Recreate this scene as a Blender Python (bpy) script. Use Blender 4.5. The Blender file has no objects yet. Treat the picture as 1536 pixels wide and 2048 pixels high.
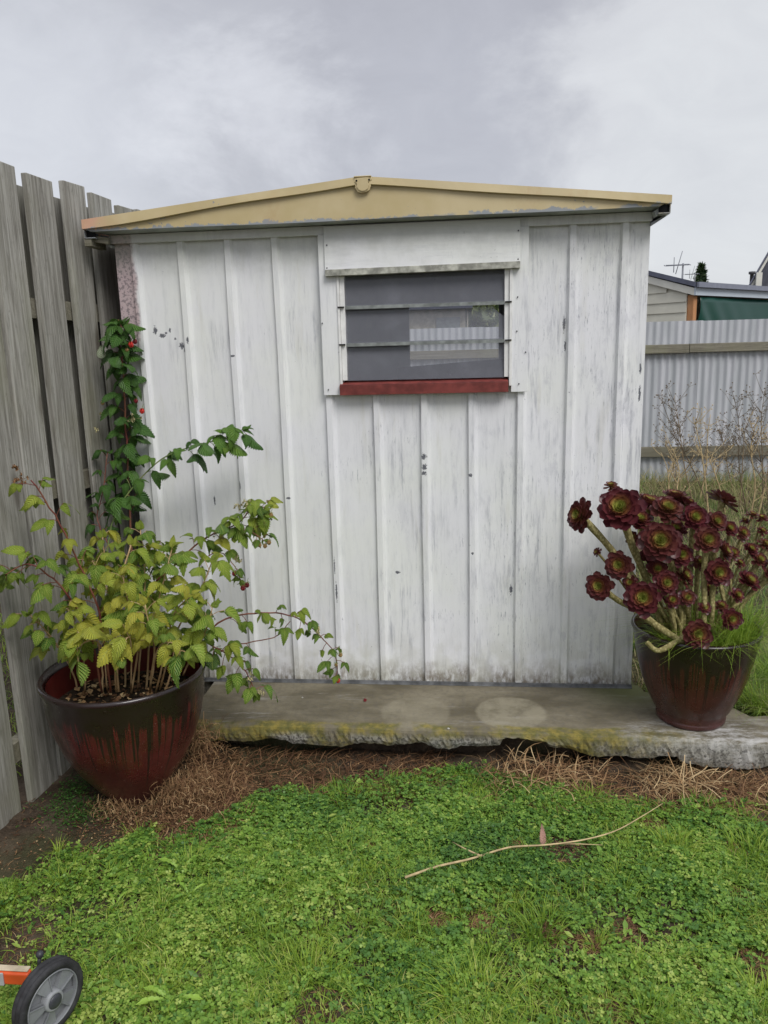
import bpy, math, random
import numpy as np
rnd=random.Random(7); rng=np.random.default_rng(11)
S=bpy.context.scene; COL=S.collection
# ---------------------------------------------------------------- camera numbers
F_,PI_,RO_,YA_=1540,.206127,-.02692,.10381
C0=np.array([1.46446,-3.30813,1.5])
fw=np.array([-math.sin(YA_)*math.cos(PI_),math.cos(YA_)*math.cos(PI_),-math.sin(PI_)])
_r=np.array([math.cos(YA_),math.sin(YA_),0]); _u=np.cross(_r,fw)
rt=_r*math.cos(RO_)+_u*math.sin(RO_); up=-_r*math.sin(RO_)+_u*math.cos(RO_)
def ray(u,v): return fw*F_+rt*(u-768)-up*(v-1024)
def aZ(u,v,z): d=ray(u,v); return C0+d*((z-C0[2])/d[2])
def aY(u,v,y): d=ray(u,v); return C0+d*((y-C0[1])/d[1])
def hitp(u,v,P,n): d=ray(u,v); return C0+d*(((P-C0)@n)/(d@n))
# ---------------------------------------------------------------- tagging
def tag(o,label=None,cat=None,group=None,kind=None):
    if label: o['label']=label
    if cat: o['category']=cat
    if group: o['group']=group
    if kind: o['kind']=kind
    return o
def empty(name,loc,label,cat,group=None):
    o=bpy.data.objects.new(name,None); COL.objects.link(o); o.location=loc; o.empty_display_size=.05
    return tag(o,label,cat,group)
ORG={}
def origin(o):
    p=np.zeros(3)
    while o is not None: p=p+np.array(o.location); o=o.parent
    return p
def npmesh(name,V,Fs,attr=None,smooth=False):
    """V (n,3); Fs list of int arrays (m,k)"""
    me=bpy.data.meshes.new(name); V=np.asarray(V,dtype=np.float32)
    me.vertices.add(len(V)); me.vertices.foreach_set('co',V.ravel())
    Fs=[np.asarray(f,dtype=np.int32) for f in Fs if len(f)]
    tot=sum(f.size for f in Fs); me.loops.add(tot)
    me.loops.foreach_set('vertex_index',np.concatenate([f.ravel() for f in Fs]))
    n=sum(len(f) for f in Fs); me.polygons.add(n)
    st=[];c=0
    for f in Fs: st.append(c+np.arange(len(f))*f.shape[1]); c+=f.size
    me.polygons.foreach_set('loop_start',np.concatenate(st).astype(np.int32))
    if smooth: me.polygons.foreach_set('use_smooth',np.ones(n,dtype=bool))
    me.update(calc_edges=True)
    if attr is not None:
        a=me.attributes.new('luv','FLOAT_VECTOR','POINT'); a.data.foreach_set('vector',np.asarray(attr,dtype=np.float32).ravel())
    return me
def link(name,me,mat,parent=None,loc=None):
    o=bpy.data.objects.new(name,me); COL.objects.link(o)
    if mat is not None and not me.materials: me.materials.append(mat)
    if parent is not None: o.parent=parent
    if loc is not None: o.location=loc
    return o
class MB:
    def __init__(s): s.v=[];s.f=[];s.sm=[]
    def add(s,vs,fs,sm=False):
        b=len(s.v); s.v+= [tuple(map(float,p)) for p in vs]; s.f+=[tuple(i+b for i in f) for f in fs]; s.sm+=[sm]*len(fs)
    def box(s,a,b,jit=0):
        x0,y0,z0=a;x1,y1,z1=b
        vs=[(x,y,z) for z in(z0,z1) for x,y in((x0,y0),(x1,y0),(x1,y1),(x0,y1))]
        if jit: vs=[tuple(c+rnd.uniform(-jit,jit) for c in p) for p in vs]
        s.hexa(vs)
    def hexa(s,vs): s.add(vs,[(3,2,1,0),(4,5,6,7),(0,1,5,4),(1,2,6,5),(2,3,7,6),(3,0,4,7)])
    def obox(s,c,ax,ay,az):
        c=np.array(c);ax=np.array(ax);ay=np.array(ay);az=np.array(az)
        s.hexa([c+i*ax+j*ay+k*az for k in(-.5,.5) for i,j in((-.5,-.5),(.5,-.5),(.5,.5),(-.5,.5))])
    def prism(s,pts,d):  # planar polygon pts (3d) extruded by vector d
        n=len(pts); d=np.array(d); A=[np.array(p) for p in pts]; B=[p+d for p in A]
        s.add(A+B,[tuple(range(n))[::-1],tuple(range(n,2*n))]+[(i,(i+1)%n,n+(i+1)%n,n+i) for i in range(n)])
    def tube(s,pts,r,n=6,cap=True):
        P=[np.array(p,float) for p in pts]; m=len(P)
        if not hasattr(r,'__len__'): r=[r]*m
        vs=[];prev=None
        for i,p in enumerate(P):
            t=P[min(i+1,m-1)]-P[max(i-1,0)]; t=t/(np.linalg.norm(t)+1e-9)
            if prev is None:
                a=np.array([1,0,0]) if abs(t[0])<.8 else np.array([0,1,0])
            else: a=prev
            a=a-t*(a@t); a/=np.linalg.norm(a); b=np.cross(t,a); prev=a
            for k in range(n):
                q=2*math.pi*k/n; vs.append(p+(a*math.cos(q)+b*math.sin(q))*r[i])
        fs=[(i*n+k,i*n+(k+1)%n,(i+1)*n+(k+1)%n,(i+1)*n+k) for i in range(m-1) for k in range(n)]
        if cap: fs+=[tuple(range(n))[::-1],tuple(range((m-1)*n,m*n))]
        s.add(vs,fs,True)
    def lathe(s,c,prof,n=48,wob=0):
        vs=[];m=len(prof)
        for r,z in prof:
            for k in range(n):
                q=2*math.pi*k/n; rr=r*(1+wob*math.sin(2*q+.7)+wob*.6*math.sin(3*q))
                vs.append((c[0]+rr*math.cos(q),c[1]+rr*math.sin(q),c[2]+z))
        fs=[(i*n+k,i*n+(k+1)%n,(i+1)*n+(k+1)%n,(i+1)*n+k) for i in range(m-1) for k in range(n)]
        s.add(vs,fs,True)
    def ball(s,c,r,n=7,m=5,sq=(1,1,1)):
        vs=[];fs=[]
        for i in range(m+1):
            ph=math.pi*i/m
            for k in range(n):
                q=2*math.pi*k/n; vs.append((c[0]+r*sq[0]*math.sin(ph)*math.cos(q),c[1]+r*sq[1]*math.sin(ph)*math.sin(q),c[2]+r*sq[2]*math.cos(ph)))
        fs=[(i*n+k,(i+1)*n+k,(i+1)*n+(k+1)%n,i*n+(k+1)%n) for i in range(m) for k in range(n)]
        s.add(vs,fs,True)
    def build(s,name,mat,parent=None,bevel=0,seg=2):
        o0=origin(parent) if parent is not None else np.zeros(3)
        me=bpy.data.meshes.new(name); me.from_pydata([tuple(np.array(v)-o0) for v in s.v],[],s.f)
        me.polygons.foreach_set('use_smooth',s.sm); me.update()
        o=link(name,me,mat,parent)
        if bevel:
            b=o.modifiers.new('bevel','BEVEL'); b.width=bevel; b.segments=seg; b.limit_method='ANGLE'; b.angle_limit=math.radians(40)
        return o
def smoothpath(pts,k=5):
    P=[np.array(p,float) for p in pts]; P=[2*P[0]-P[1]]+P+[2*P[-1]-P[-2]]; out=[]
    for i in range(1,len(P)-2):
        for j in range(k):
            t=j/k;a,b,c,d=P[i-1:i+3]
            out.append(.5*((2*b)+(-a+c)*t+(2*a-5*b+4*c-d)*t*t+(-a+3*b-3*c+d)*t**3))
    out.append(P[-2]); return out
# ---------------------------------------------------------------- materials
def lin(c):
    c=[x/255 for x in c]; return tuple((x/12.92 if x<=.04045 else ((x+.055)/1.055)**2.4) for x in c)+(1,)
class M:
    def __init__(s,name,rough=.7,spec=.3):
        s.m=bpy.data.materials.new(name); s.m.use_nodes=True; s.t=s.m.node_tree; s.N=s.t.nodes
        s.b=s.N['Principled BSDF']; s.out=s.N['Material Output']
        s.b.inputs['Roughness'].default_value=rough; s.b.inputs['Specular IOR Level'].default_value=spec
        s.tc=s.N.new('ShaderNodeTexCoord')
    def L(s,a,b): s.t.links.new(a,b)
    def put(s,sock,v):
        if isinstance(v,bpy.types.NodeSocket): s.L(v,sock)
        else: sock.default_value=v
    def math(s,op,a,b=0,c=None,clamp=False):
        n=s.N.new('ShaderNodeMath'); n.operation=op; n.use_clamp=clamp; s.put(n.inputs[0],a); s.put(n.inputs[1],b)
        if c is not None: s.put(n.inputs[2],c)
        return n.outputs[0]
    def xyz(s,v=None):
        n=s.N.new('ShaderNodeSeparateXYZ'); s.L(v or s.tc.outputs['Object'],n.inputs[0]); return n.outputs
    def comb(s,x,y,z):
        n=s.N.new('ShaderNodeCombineXYZ')
        for i,v in enumerate((x,y,z)): s.put(n.inputs[i],v)
        return n.outputs[0]
    def noise(s,scale=5,detail=4,rough=.55,vec=None,st=(1,1,1),dist=0,off=(0,0,0)):
        mp=s.N.new('ShaderNodeMapping'); s.L(vec or s.tc.outputs['Object'],mp.inputs[0]); mp.inputs['Scale'].default_value=st; mp.inputs['Location'].default_value=off
        n=s.N.new('ShaderNodeTexNoise'); s.L(mp.outputs[0],n.inputs['Vector']); n.inputs['Scale'].default_value=scale
        n.inputs['Detail'].default_value=detail; n.inputs['Roughness'].default_value=rough; n.inputs['Distortion'].default_value=dist
        return n.outputs[0]
    def voro(s,scale,st=(1,1,1),out='Distance',rand=1):
        mp=s.N.new('ShaderNodeMapping'); s.L(s.tc.outputs['Object'],mp.inputs[0]); mp.inputs['Scale'].default_value=st
        n=s.N.new('ShaderNodeTexVoronoi'); s.L(mp.outputs[0],n.inputs['Vector']); n.inputs['Scale'].default_value=scale; return n.outputs[out]
    def step(s,v,a,b):
        n=s.N.new('ShaderNodeMapRange'); n.interpolation_type='SMOOTHSTEP'; s.put(n.inputs[0],v)
        n.inputs[1].default_value=a; n.inputs[2].default_value=b; return n.outputs[0]
    def mix(s,f,a,b,mode='MIX'):
        n=s.N.new('ShaderNodeMix'); n.data_type='RGBA'; n.blend_type=mode; n.clamp_factor=True
        s.put(n.inputs[0],f); s.put(n.inputs[6],a); s.put(n.inputs[7],b); return n.outputs[2]
    def mul(s,*a):
        r=a[0]
        for b in a[1:]: r=s.math('MULTIPLY',r,b)
        return r
    def attr(s):
        n=s.N.new('ShaderNodeAttribute'); n.attribute_name='luv'; return s.xyz(n.outputs['Vector'])
    def ramp(s,f,stops):
        n=s.N.new('ShaderNodeValToRGB'); s.put(n.inputs[0],f); e=n.color_ramp.elements
        while len(e)<len(stops): e.new(.5)
        for i,(p,c) in enumerate(stops): e[i].position=p; e[i].color=c
        return n.outputs[0]
    def bump(s,h,strength=.3,dist=.002):
        n=s.N.new('ShaderNodeBump'); s.put(n.inputs['Height'],h); n.inputs['Strength'].default_value=strength; n.inputs['Distance'].default_value=dist
        s.L(n.outputs[0],s.b.inputs['Normal']); return s
    def col(s,c): s.put(s.b.inputs['Base Color'],c); return s
    def rough(s,c): s.put(s.b.inputs['Roughness'],c); return s
    def trans(s,c,f=.3):
        t=s.N.new('ShaderNodeBsdfTranslucent'); s.put(t.inputs[0],c); x=s.N.new('ShaderNodeMixShader'); x.inputs[0].default_value=f
        s.L(s.b.outputs[0],x.inputs[1]); s.L(t.outputs[0],x.inputs[2]); s.L(x.outputs[0],s.out.inputs[0]); return s
def rgb(r,g,b): return (r,g,b,1)
def simple(name,c,rough=.6,spec=.3,var=.25,scale=12,bump=.2,metal=0):
    m=M(name,rough,spec); n=m.noise(scale,5)
    m.col(m.mix(m.step(n,.3,.75),tuple(x*(1-var) for x in c[:3])+(1,),tuple(min(1,x*(1+var*.6)) for x in c[:3])+(1,)))
    m.bump(n,bump,.002); m.b.inputs['Metallic'].default_value=metal
    return m.m
# painted shed metal
def wall_mat(name,horizontal=False,streak=1.0):
    m=M(name,.55,.35); X,Y,Z=m.xyz()
    base=m.mix(m.step(m.noise(2.3,3),.35,.65),rgb(.80,.815,.79),rgb(.79,.795,.82))
    base=m.mix(m.mul(m.step(m.noise(14,6,.7,st=(3,1,.5) if not horizontal else (.4,1,3)),.45,.75),.35),base,rgb(.52,.54,.56))
    # dry-brush streaks where the old grey shows
    st=(70,1,3.2) if not horizontal else (3,1,60)
    s1=m.step(m.noise(1.0,9,.72,st=(40,1,3.4) if not horizontal else st),.49,.66)
    reg=m.step(m.math('ADD',m.noise(2.1,4,.6,st=(1.3,1,.8)),m.math('MULTIPLY',X,.10)),.57,.76)
    base=m.mix(m.mul(s1,reg,.75*streak),base,rgb(.36,.37,.41))
    base=m.mix(m.mul(m.step(m.noise(6,8,.75,st=(2.4,1,.9),off=(3,3,8)),.52,.64),m.step(X,.3,2.2),.5*streak),base,rgb(.50,.51,.55))
    s2=m.step(m.noise(1.0,9,.75,st=(160,1,14),off=(5,0,3)),.56,.64)
    reg2=m.step(m.math('ADD',m.noise(3.3,5,.6,off=(3,1,7)),m.math('MULTIPLY',X,.085)),.63,.74)
    base=m.mix(m.mul(s2,reg2,.85*streak),base,rgb(.22,.23,.27))
    # vertical chalky runs, lighter
    base=m.mix(m.mul(m.step(m.noise(1,5,.5,st=(34,1,1.1),off=(9,0,0)),.55,.7),.45),base,rgb(.83,.84,.84))
    # chips
    ch=m.step(m.noise(26,5,.6,st=(1.7,1,.8),off=(2,2,2)),.715,.735)
    base=m.mix(m.mul(ch,m.step(m.noise(2.2,3,off=(8,1,1)),.42,.55)),base,rgb(.10,.105,.13))
    base=m.mix(m.mul(m.step(m.noise(95,4,.6,st=(1.6,1,.7),off=(2,7,2)),.70,.72),m.step(m.noise(3,3,off=(1,8,1)),.45,.6)),base,rgb(.16,.165,.19))
    if not horizontal and streak==1.0:
        jag=m.math('MULTIPLY',m.math('SUBTRACT',m.noise(70,5,.75,dist=1.5),.48),3.6); chip=None
        for cx,cz,rx,rz in ((1.30,1.051,.012,.014),(1.302,1.007,.012,.013),(1.301,.979,.010,.012),(.145,1.614,.009,.016),(.176,1.590,.014,.009),(.194,1.600,.007,.005),(.212,1.612,.006,.010),(.232,1.575,.006,.005),(.258,1.545,.011,.016),(.272,1.525,.005,.010),(.293,1.568,.006,.014),(.488,1.496,.012,.005),(1.676,.448,.006,.022),(1.173,.527,.012,.007),(.896,.44,.004,.05),(.892,.56,.003,.04),(1.883,1.585,.006,.030),(1.889,1.50,.004,.025),(1.498,.966,.008,.008),(1.507,.62,.006,.006),(.697,.873,.011,.005),(.355,.86,.004,.02),(.48,.93,.004,.025),(2.195,1.4,.005,.02),(2.197,1.30,.005,.03),(2.20,.78,.006,.05)):
            d=m.math('SQRT',m.math('ADD',m.math('POWER',m.math('MULTIPLY',m.math('SUBTRACT',X,cx),1/rx),2),m.math('POWER',m.math('MULTIPLY',m.math('SUBTRACT',Z,cz),1/rz),2)))
            k=m.math('SUBTRACT',1,m.step(m.math('ADD',d,jag),.85,1.05)); chip=k if chip is None else m.math('MAXIMUM',chip,k)
        base=m.mix(m.mul(chip,.92),base,rgb(.085,.09,.11))
        # smeary ochre weathering washed down from the ribs
        base=m.mix(m.mul(m.step(m.noise(1,5,.6,st=(16,1,2.2),off=(1,7,3)),.56,.72),.3),base,rgb(.56,.55,.46))
    # bottom dirt and mould
    zb=m.math('ADD',Z,m.math('MULTIPLY',m.noise(9,6,.7),-.16))
    dirt=m.math('SUBTRACT',1,m.step(zb,-.075,.05))
    base=m.mix(m.mul(dirt,m.step(m.noise(30,6,.7,st=(1.5,1,.6)),.3,.62)),base,rgb(.20,.17,.13))
    base=m.mix(m.mul(m.math('SUBTRACT',1,m.step(zb,-.02,.22)),.4,m.step(m.noise(12,5),.4,.6)),base,rgb(.50,.50,.42))
    # old pink undercoat in the corner strip
    pk=m.mul(m.math('SUBTRACT',1,m.step(m.math('ADD',X,m.math('MULTIPLY',m.noise(8,3),.05)),.095,.115)),m.step(m.math('ADD',Z,m.math('MULTIPLY',m.noise(5,4),.5)),1.62,1.85))
    base=m.mix(m.mul(pk,.75),base,rgb(.42,.28,.29))
    sp=m.step(m.noise(75,3,.6),.5,.56)
    base=m.mix(m.mul(pk,sp,.8),base,rgb(.20,.17,.18))
    # cobweb grime near the top
    base=m.mix(m.mul(m.step(m.math('ADD',Z,m.math('MULTIPLY',m.noise(6,5,.7,off=(4,4,4)),.35)),1.98,2.2),.55),base,rgb(.40,.41,.36))
    m.col(base); m.bump(m.math('ADD',m.noise(5,3),m.math('MULTIPLY',m.noise(60,4,st=(2,1,.3)),.12)),.25,.006)
    return m.m
WALL=wall_mat('old_white_paint'); TRIM=wall_mat('white_trim_paint',streak=.6); HOOD=wall_mat('hood_paint',True,.45)
def yellow_mat():
    m=M('peeling_yellow_paint',.5,.4); X,Y,Z=m.xyz()
    b=m.mix(m.step(m.noise(4,4),.35,.7),rgb(.52,.42,.22),rgb(.60,.50,.30))
    b=m.mix(m.math('SUBTRACT',1,m.step(m.math('ADD',X,m.math('MULTIPLY',m.noise(12,4),.2)),.0,.2)),b,rgb(.62,.36,.25))
    e=m.math('ADD',m.math('SUBTRACT',Z,2.012),m.math('MULTIPLY',m.noise(22,6,.75),-.075))
    b=m.mix(m.mul(m.math('SUBTRACT',1,m.step(e,-.031,-.027)),m.step(m.noise(2.6,3,off=(6,0,0)),.36,.42)),b,rgb(.30,.32,.34))
    b=m.mix(m.step(m.noise(17,6,.65,off=(1,2,3)),.665,.675),b,rgb(.27,.27,.29))
    b=m.mix(m.mul(m.step(m.noise(6,6,.7,st=(1,1,.6),off=(3,3,3)),.55,.75),.35),b,rgb(.45,.26,.12))
    m.col(b); m.bump(m.noise(3,3),.3,.01); return m.m
YEL=yellow_mat()
def wood_mat(name,c1,c2,grain=(26,26,1.1),knot=True):
    m=M(name,.85,.15); oi=m.N.new('ShaderNodeObjectInfo'); off=m.N.new('ShaderNodeVectorMath'); off.operation='ADD'
    m.L(m.tc.outputs['Object'],off.inputs[0]); sc=m.N.new('ShaderNodeVectorMath'); sc.operation='SCALE'; cc=m.comb(oi.outputs['Random'],oi.outputs['Random'],oi.outputs['Random'])
    m.L(cc,sc.inputs[0]); sc.inputs[3].default_value=37; m.L(sc.outputs[0],off.inputs[1]); v=off.outputs[0]
    g=m.noise(2.2,7,.62,vec=v,st=grain,dist=.9); g2=m.noise(9,5,.6,vec=v,st=grain); big=m.noise(2.5,3,vec=v)
    b=m.mix(m.step(g,.3,.7),c1,c2)
    b=m.mix(m.mul(m.step(g2,.5,.72),.6),b,tuple(x*.5 for x in c1[:3])+(1,))
    b=m.mix(m.mul(m.step(m.noise(30,5,.7,vec=v,st=(2,2,.8)),.55,.7),.35),b,rgb(.10,.095,.075))
    b=m.mix(m.mul(m.step(m.noise(1.3,4,.6,vec=v,st=(3,3,.8)),.5,.7),.35),b,rgb(.26,.27,.17))
    b=m.mix(m.mul(m.step(big,.45,.75),.4),b,rgb(.22,.21,.13))
    if knot:
        k=m.N.new('ShaderNodeTexVoronoi'); mp=m.N.new('ShaderNodeMapping'); m.L(v,mp.inputs[0]); mp.inputs['Scale'].default_value=(5,5,1.6); m.L(mp.outputs[0],k.inputs['Vector']); k.inputs['Scale'].default_value=1
        b=m.mix(m.mul(m.math('SUBTRACT',1,m.step(k.outputs['Distance'],.06,.17)),.7),b,rgb(.075,.06,.045))
    b=m.mix(m.math('MULTIPLY',oi.outputs['Random'],.3),b,tuple(x*.72 for x in c1[:3])+(1,))
    m.col(b); m.bump(m.math('ADD',g,m.math('MULTIPLY',g2,.6)),.6,.0025); return m.m
PAL=wood_mat('weathered_paling_wood',rgb(.20,.19,.165),rgb(.44,.43,.39))
RAIL=wood_mat('weathered_rail_wood',rgb(.16,.15,.11),rgb(.27,.25,.20),(1.1,26,26))
NEWWOOD=wood_mat('pine_post_wood',rgb(.50,.24,.11),rgb(.62,.33,.17),knot=False)
def conc_mat():
    m=M('mossy_concrete',.9,.2); X,Y,Z=m.xyz()
    n1=m.noise(3,6,.65,st=(.7,1.5,1)); n2=m.noise(40,6,.7)
    b=m.mix(m.step(n1,.35,.68),rgb(.105,.09,.058),rgb(.215,.19,.135))
    b=m.mix(m.mul(m.step(n2,.42,.7),.5),b,rgb(.11,.10,.085))
    b=m.mix(m.mul(m.step(m.noise(7,6,.75,st=(.4,2,1),off=(3,0,0)),.55,.72),.5),b,rgb(.42,.41,.38))
    # lighter rings left by pots
    for cx,cy,r,a in ((1.662,-.281,.150,.55),(1.262,-.299,.150,.28)):
        d=m.math('SQRT',m.math('ADD',m.math('POWER',m.math('SUBTRACT',X,cx),2),m.math('POWER',m.math('SUBTRACT',Y,cy),2)))
        d=m.math('ADD',d,m.math('MULTIPLY',m.noise(14,4),.02)); k=m.math('SUBTRACT',1,m.step(d,r-.004,r+.016))
        b=m.mix(m.mul(k,a,m.step(m.noise(9,5,.7),.2,.6)),b,rgb(.34,.31,.225))
    # scuffed white patch by the right pot
    d=m.math('SQRT',m.math('ADD',m.math('POWER',m.math('SUBTRACT',X,2.42),2),m.math('MULTIPLY',m.math('POWER',m.math('ADD',Y,.44),2),7)))
    b=m.mix(m.mul(m.math('SUBTRACT',1,m.step(d,.1,.5)),m.step(m.noise(11,7,.8,st=(.5,1.6,1)),.42,.62)),b,rgb(.48,.47,.45))
    # algae next to the shed foot on the right
    g=m.mul(m.math('SUBTRACT',1,m.step(m.math('ABSOLUTE',m.math('SUBTRACT',X,2.2)),.0,.32)),m.step(Y,-.3,0))
    b=m.mix(m.mul(g,.7),b,rgb(.13,.15,.05))
    # yellow lichen along the front edge and face
    e=m.math('SUBTRACT',1,m.step(m.math('ADD',Y,m.math('MULTIPLY',m.noise(7,5,.7,off=(0,5,0)),-.10)),-.465,-.435))
    ly=m.mul(e,m.step(m.noise(5,6,.7,st=(1,1,1.2),off=(7,2,0)),.38,.56),m.math('SUBTRACT',1,m.step(X,2.0,2.5)))
    b=m.mix(m.mul(ly,.85),b,m.mix(m.step(m.noise(25,5,.7),.4,.65),rgb(.12,.115,.03),rgb(.27,.215,.045)))
    # aggregate on the broken face
    fz=m.math('SUBTRACT',1,m.step(Z,-.045,-.012))
    b=m.mix(m.mul(fz,m.step(m.noise(4,4,off=(1,1,9)),.42,.6)),b,m.mix(m.step(m.voro(90),.3,.6),rgb(.15,.145,.125),rgb(.29,.28,.25)))
    b=m.mix(m.mul(fz,m.step(m.noise(60,5,.7),.52,.62),.8),b,rgb(.06,.055,.05))
    m.col(b); m.bump(m.math('ADD',n2,m.math('MULTIPLY',m.noise(150,3),.5)),.5,.004); return m.m
CONC=conc_mat()
def soil_mat():
    m=M('bare_soil',.95,.15); n=m.noise(6,7,.7); n2=m.noise(55,6,.75)
    b=m.mix(m.step(n,.35,.68),rgb(.045,.032,.022),rgb(.115,.088,.062))
    b=m.mix(m.mul(m.step(n2,.5,.7),.7),b,rgb(.17,.125,.085))
    b=m.mix(m.mul(m.step(m.voro(120),.12,.05),m.step(n,.5,.6)),b,rgb(.25,.23,.2))
    b=m.mix(m.mul(m.step(m.noise(2.2,4,off=(5,5,5)),.5,.64),.5),b,rgb(.055,.07,.025))
    m.col(b); m.bump(m.math('ADD',n2,n),.9,.012); return m.m
SOIL=soil_mat()
DARKSOIL=simple('potting_soil',rgb(.035,.026,.018),.95,.1,.6,60,.9)
def glaze_mat(name,zt,zd,red,seed):
    m=M(name,.22,.5); X,Y,Z=m.xyz(); ang=m.math('ARCTAN2',Y,X)
    v=m.comb(m.math('MULTIPLY',ang,1),seed,0)
    d1=m.noise(3.0,2,.5,vec=v); d2=m.noise(12,3,.6,vec=m.comb(ang,seed+3,0)); d3=m.noise(26,2,.5,vec=m.comb(ang,seed+9,0))
    drip=m.math('ADD',m.math('ADD',m.math('MULTIPLY',m.step(d2,.48,.62),.45),m.math('MULTIPLY',m.step(d3,.50,.60),.65)),m.math('MULTIPLY',m.step(d1,.3,.7),.35))
    lim=m.math('SUBTRACT',zt,m.math('MULTIPLY',drip,zd))
    wob=m.math('ADD',Z,m.math('MULTIPLY',m.noise(30,3),.012))
    k=m.step(m.math('SUBTRACT',wob,lim),-.006,.014)
    r=m.mix(m.step(m.noise(7,6,.7),.3,.7),red,tuple(x*.5 for x in red[:3])+(1,))
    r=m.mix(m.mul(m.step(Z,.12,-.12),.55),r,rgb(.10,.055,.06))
    r=m.mix(m.mul(m.step(m.noise(230,2),.66,.72),.5),r,rgb(.3,.2,.17))
    b=m.mix(k,r,rgb(.016,.007,.006))
    b=m.mix(m.mul(m.step(m.noise(60,7,.8,off=(4,4,1)),.64,.72),.5),b,rgb(.25,.21,.19))
    m.col(b); m.rough(m.math('ADD',.2,m.math('MULTIPLY',m.step(m.noise(9,6,.7),.35,.7),.3))); m.b.inputs['Coat Weight'].default_value=.3; m.b.inputs['Coat Roughness'].default_value=.2
    m.bump(m.noise(8,3),.12,.006); return m.m
GLZ_L=glaze_mat('dripped_red_glaze',.46,.27,rgb(.095,.013,.013),1.0); GLZ_I=simple('red_inner_glaze',rgb(.10,.016,.013),.3,.4,.4,8)
GLZ_R=glaze_mat('dripped_brown_glaze',.325,.19,rgb(.075,.018,.013),6.0)
def leaf_mat(name,stops,vein,trans=.32,rough=.42,veins=7,vs=.55):
    m=M(name,rough,.4); u,v,t=m.attr(); au=m.math('ABSOLUTE',u)
    w=m.math('SINE',m.math('MULTIPLY',m.math('SUBTRACT',v,m.math('MULTIPLY',au,.33)),2*math.pi*veins))
    k=m.math('MAXIMUM',m.step(w,.45,1.0),m.math('SUBTRACT',1,m.step(au,.03,.10)))
    b=m.ramp(m.math('ADD',t,m.math('MULTIPLY',m.math('SUBTRACT',m.noise(40,3),.5),.25)),stops)
    b=m.mix(m.mul(k,vs),b,vein if vein else b)
    b=m.mix(m.mul(m.step(m.noise(22,5,.7),.66,.72),.35),b,rgb(.18,.10,.03))
    m.col(b); m.bump(w,.9,.0022); m.trans(b,trans); return m.m
RASP=leaf_mat('raspberry_leaf',[(0,rgb(.04,.13,.025)),(.35,rgb(.11,.25,.035)),(.7,rgb(.29,.40,.045)),(1,rgb(.60,.56,.07))],rgb(.46,.52,.12),vs=.6)
RASPD=leaf_mat('dark_raspberry_leaf',[(0,rgb(.045,.125,.02)),(.5,rgb(.10,.22,.03)),(1,rgb(.24,.34,.04))],rgb(.14,.25,.07),.22,vs=.5)
def blade_mat(name,stops,trans=.35,rough=.45,patch=.35):
    m=M(name,rough,.35); u,v,t=m.attr()
    f=m.math('ADD',t,m.math('MULTIPLY',m.math('SUBTRACT',m.noise(2.0,4,.6),.5),patch))
    b=m.ramp(f,stops); m.col(b); m.trans(b,trans); return m.m
GRASS=blade_mat('grass_blade',[(0,rgb(.055,.13,.018)),(.4,rgb(.17,.30,.035)),(.8,rgb(.34,.47,.055)),(1,rgb(.52,.52,.16))])
CLOVER=blade_mat('clover_leaf',[(0,rgb(.035,.10,.022)),(.4,rgb(.10,.22,.042)),(.8,rgb(.24,.40,.06)),(1,rgb(.42,.52,.12))],.34,.4,.5)
STRAW=blade_mat('dry_straw',[(0,rgb(.075,.035,.017)),(.4,rgb(.20,.105,.05)),(.75,rgb(.40,.25,.12)),(1,rgb(.60,.45,.25))],.15,.7,.4)
BACKG=blade_mat('rank_grass',[(0,rgb(.035,.09,.02)),(.4,rgb(.10,.20,.04)),(.7,rgb(.24,.27,.08)),(1,rgb(.42,.34,.19))],.3,.6,.7)
def cane_mat(name,c1,c2):
    m=M(name,.5,.35); n=m.noise(25,4,st=(1,1,.4)); m.col(m.mix(m.step(n,.35,.65),c1,c2)); m.bump(n,.2,.001); return m.m
CANE_R=cane_mat('red_cane',rgb(.14,.035,.03),rgb(.22,.09,.05)); CANE_T=cane_mat('tan_cane',rgb(.36,.23,.11),rgb(.52,.37,.20)); CANE_G=cane_mat('green_cane',rgb(.12,.18,.05),rgb(.22,.26,.09))
BERRY=simple('ripe_berry',rgb(.22,.008,.015),.35,.5,.5,80,.3); BERRYB=simple('bright_berry',rgb(.60,.03,.02),.35,.5,.3,80,.3); BERRYU=simple('unripe_berry',rgb(.34,.22,.08),.5,.4,.4,80,.3)
CALYX=simple('pale_calyx',rgb(.42,.38,.20),.7,.2,.4,50,.2); CALG=simple('green_calyx',rgb(.16,.22,.06),.7,.2,.4,50,.2)
def ros_mat():
    m=M('maroon_rosette_leaf',.35,.45); u,v,t=m.attr()
    b=m.ramp(m.math('ADD',t,m.math('MULTIPLY',v,.32)),[(0,rgb(.27,.34,.06)),(.38,rgb(.36,.39,.08)),(.50,rgb(.30,.13,.045)),(.64,rgb(.125,.026,.030)),(1,rgb(.075,.015,.022))])
    tip=m.mul(m.step(v,.72,.98),m.step(t,.12,.3)); b=m.mix(m.mul(tip,.7),b,rgb(.07,.012,.02))
    b=m.mix(m.mul(m.step(m.noise(60,4),.5,.7),.35),b,rgb(.17,.035,.035))
    oi=m.N.new('ShaderNodeObjectInfo'); b=m.mix(m.math('MULTIPLY',oi.outputs['Random'],.22),b,m.mix(v,rgb(.34,.28,.08),rgb(.12,.04,.03)))
    m.col(b); m.trans(b,.15); return m.m
ROS=ros_mat()
def stem_mat():
    m=M('scarred_succulent_stem',.75,.25); v=m.voro(110,(1,1,.7)); k=m.step(v,.25,.6)
    m.col(m.mix(k,rgb(.38,.33,.15),rgb(.21,.18,.07))); m.bump(v,.6,.003); return m.m
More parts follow.
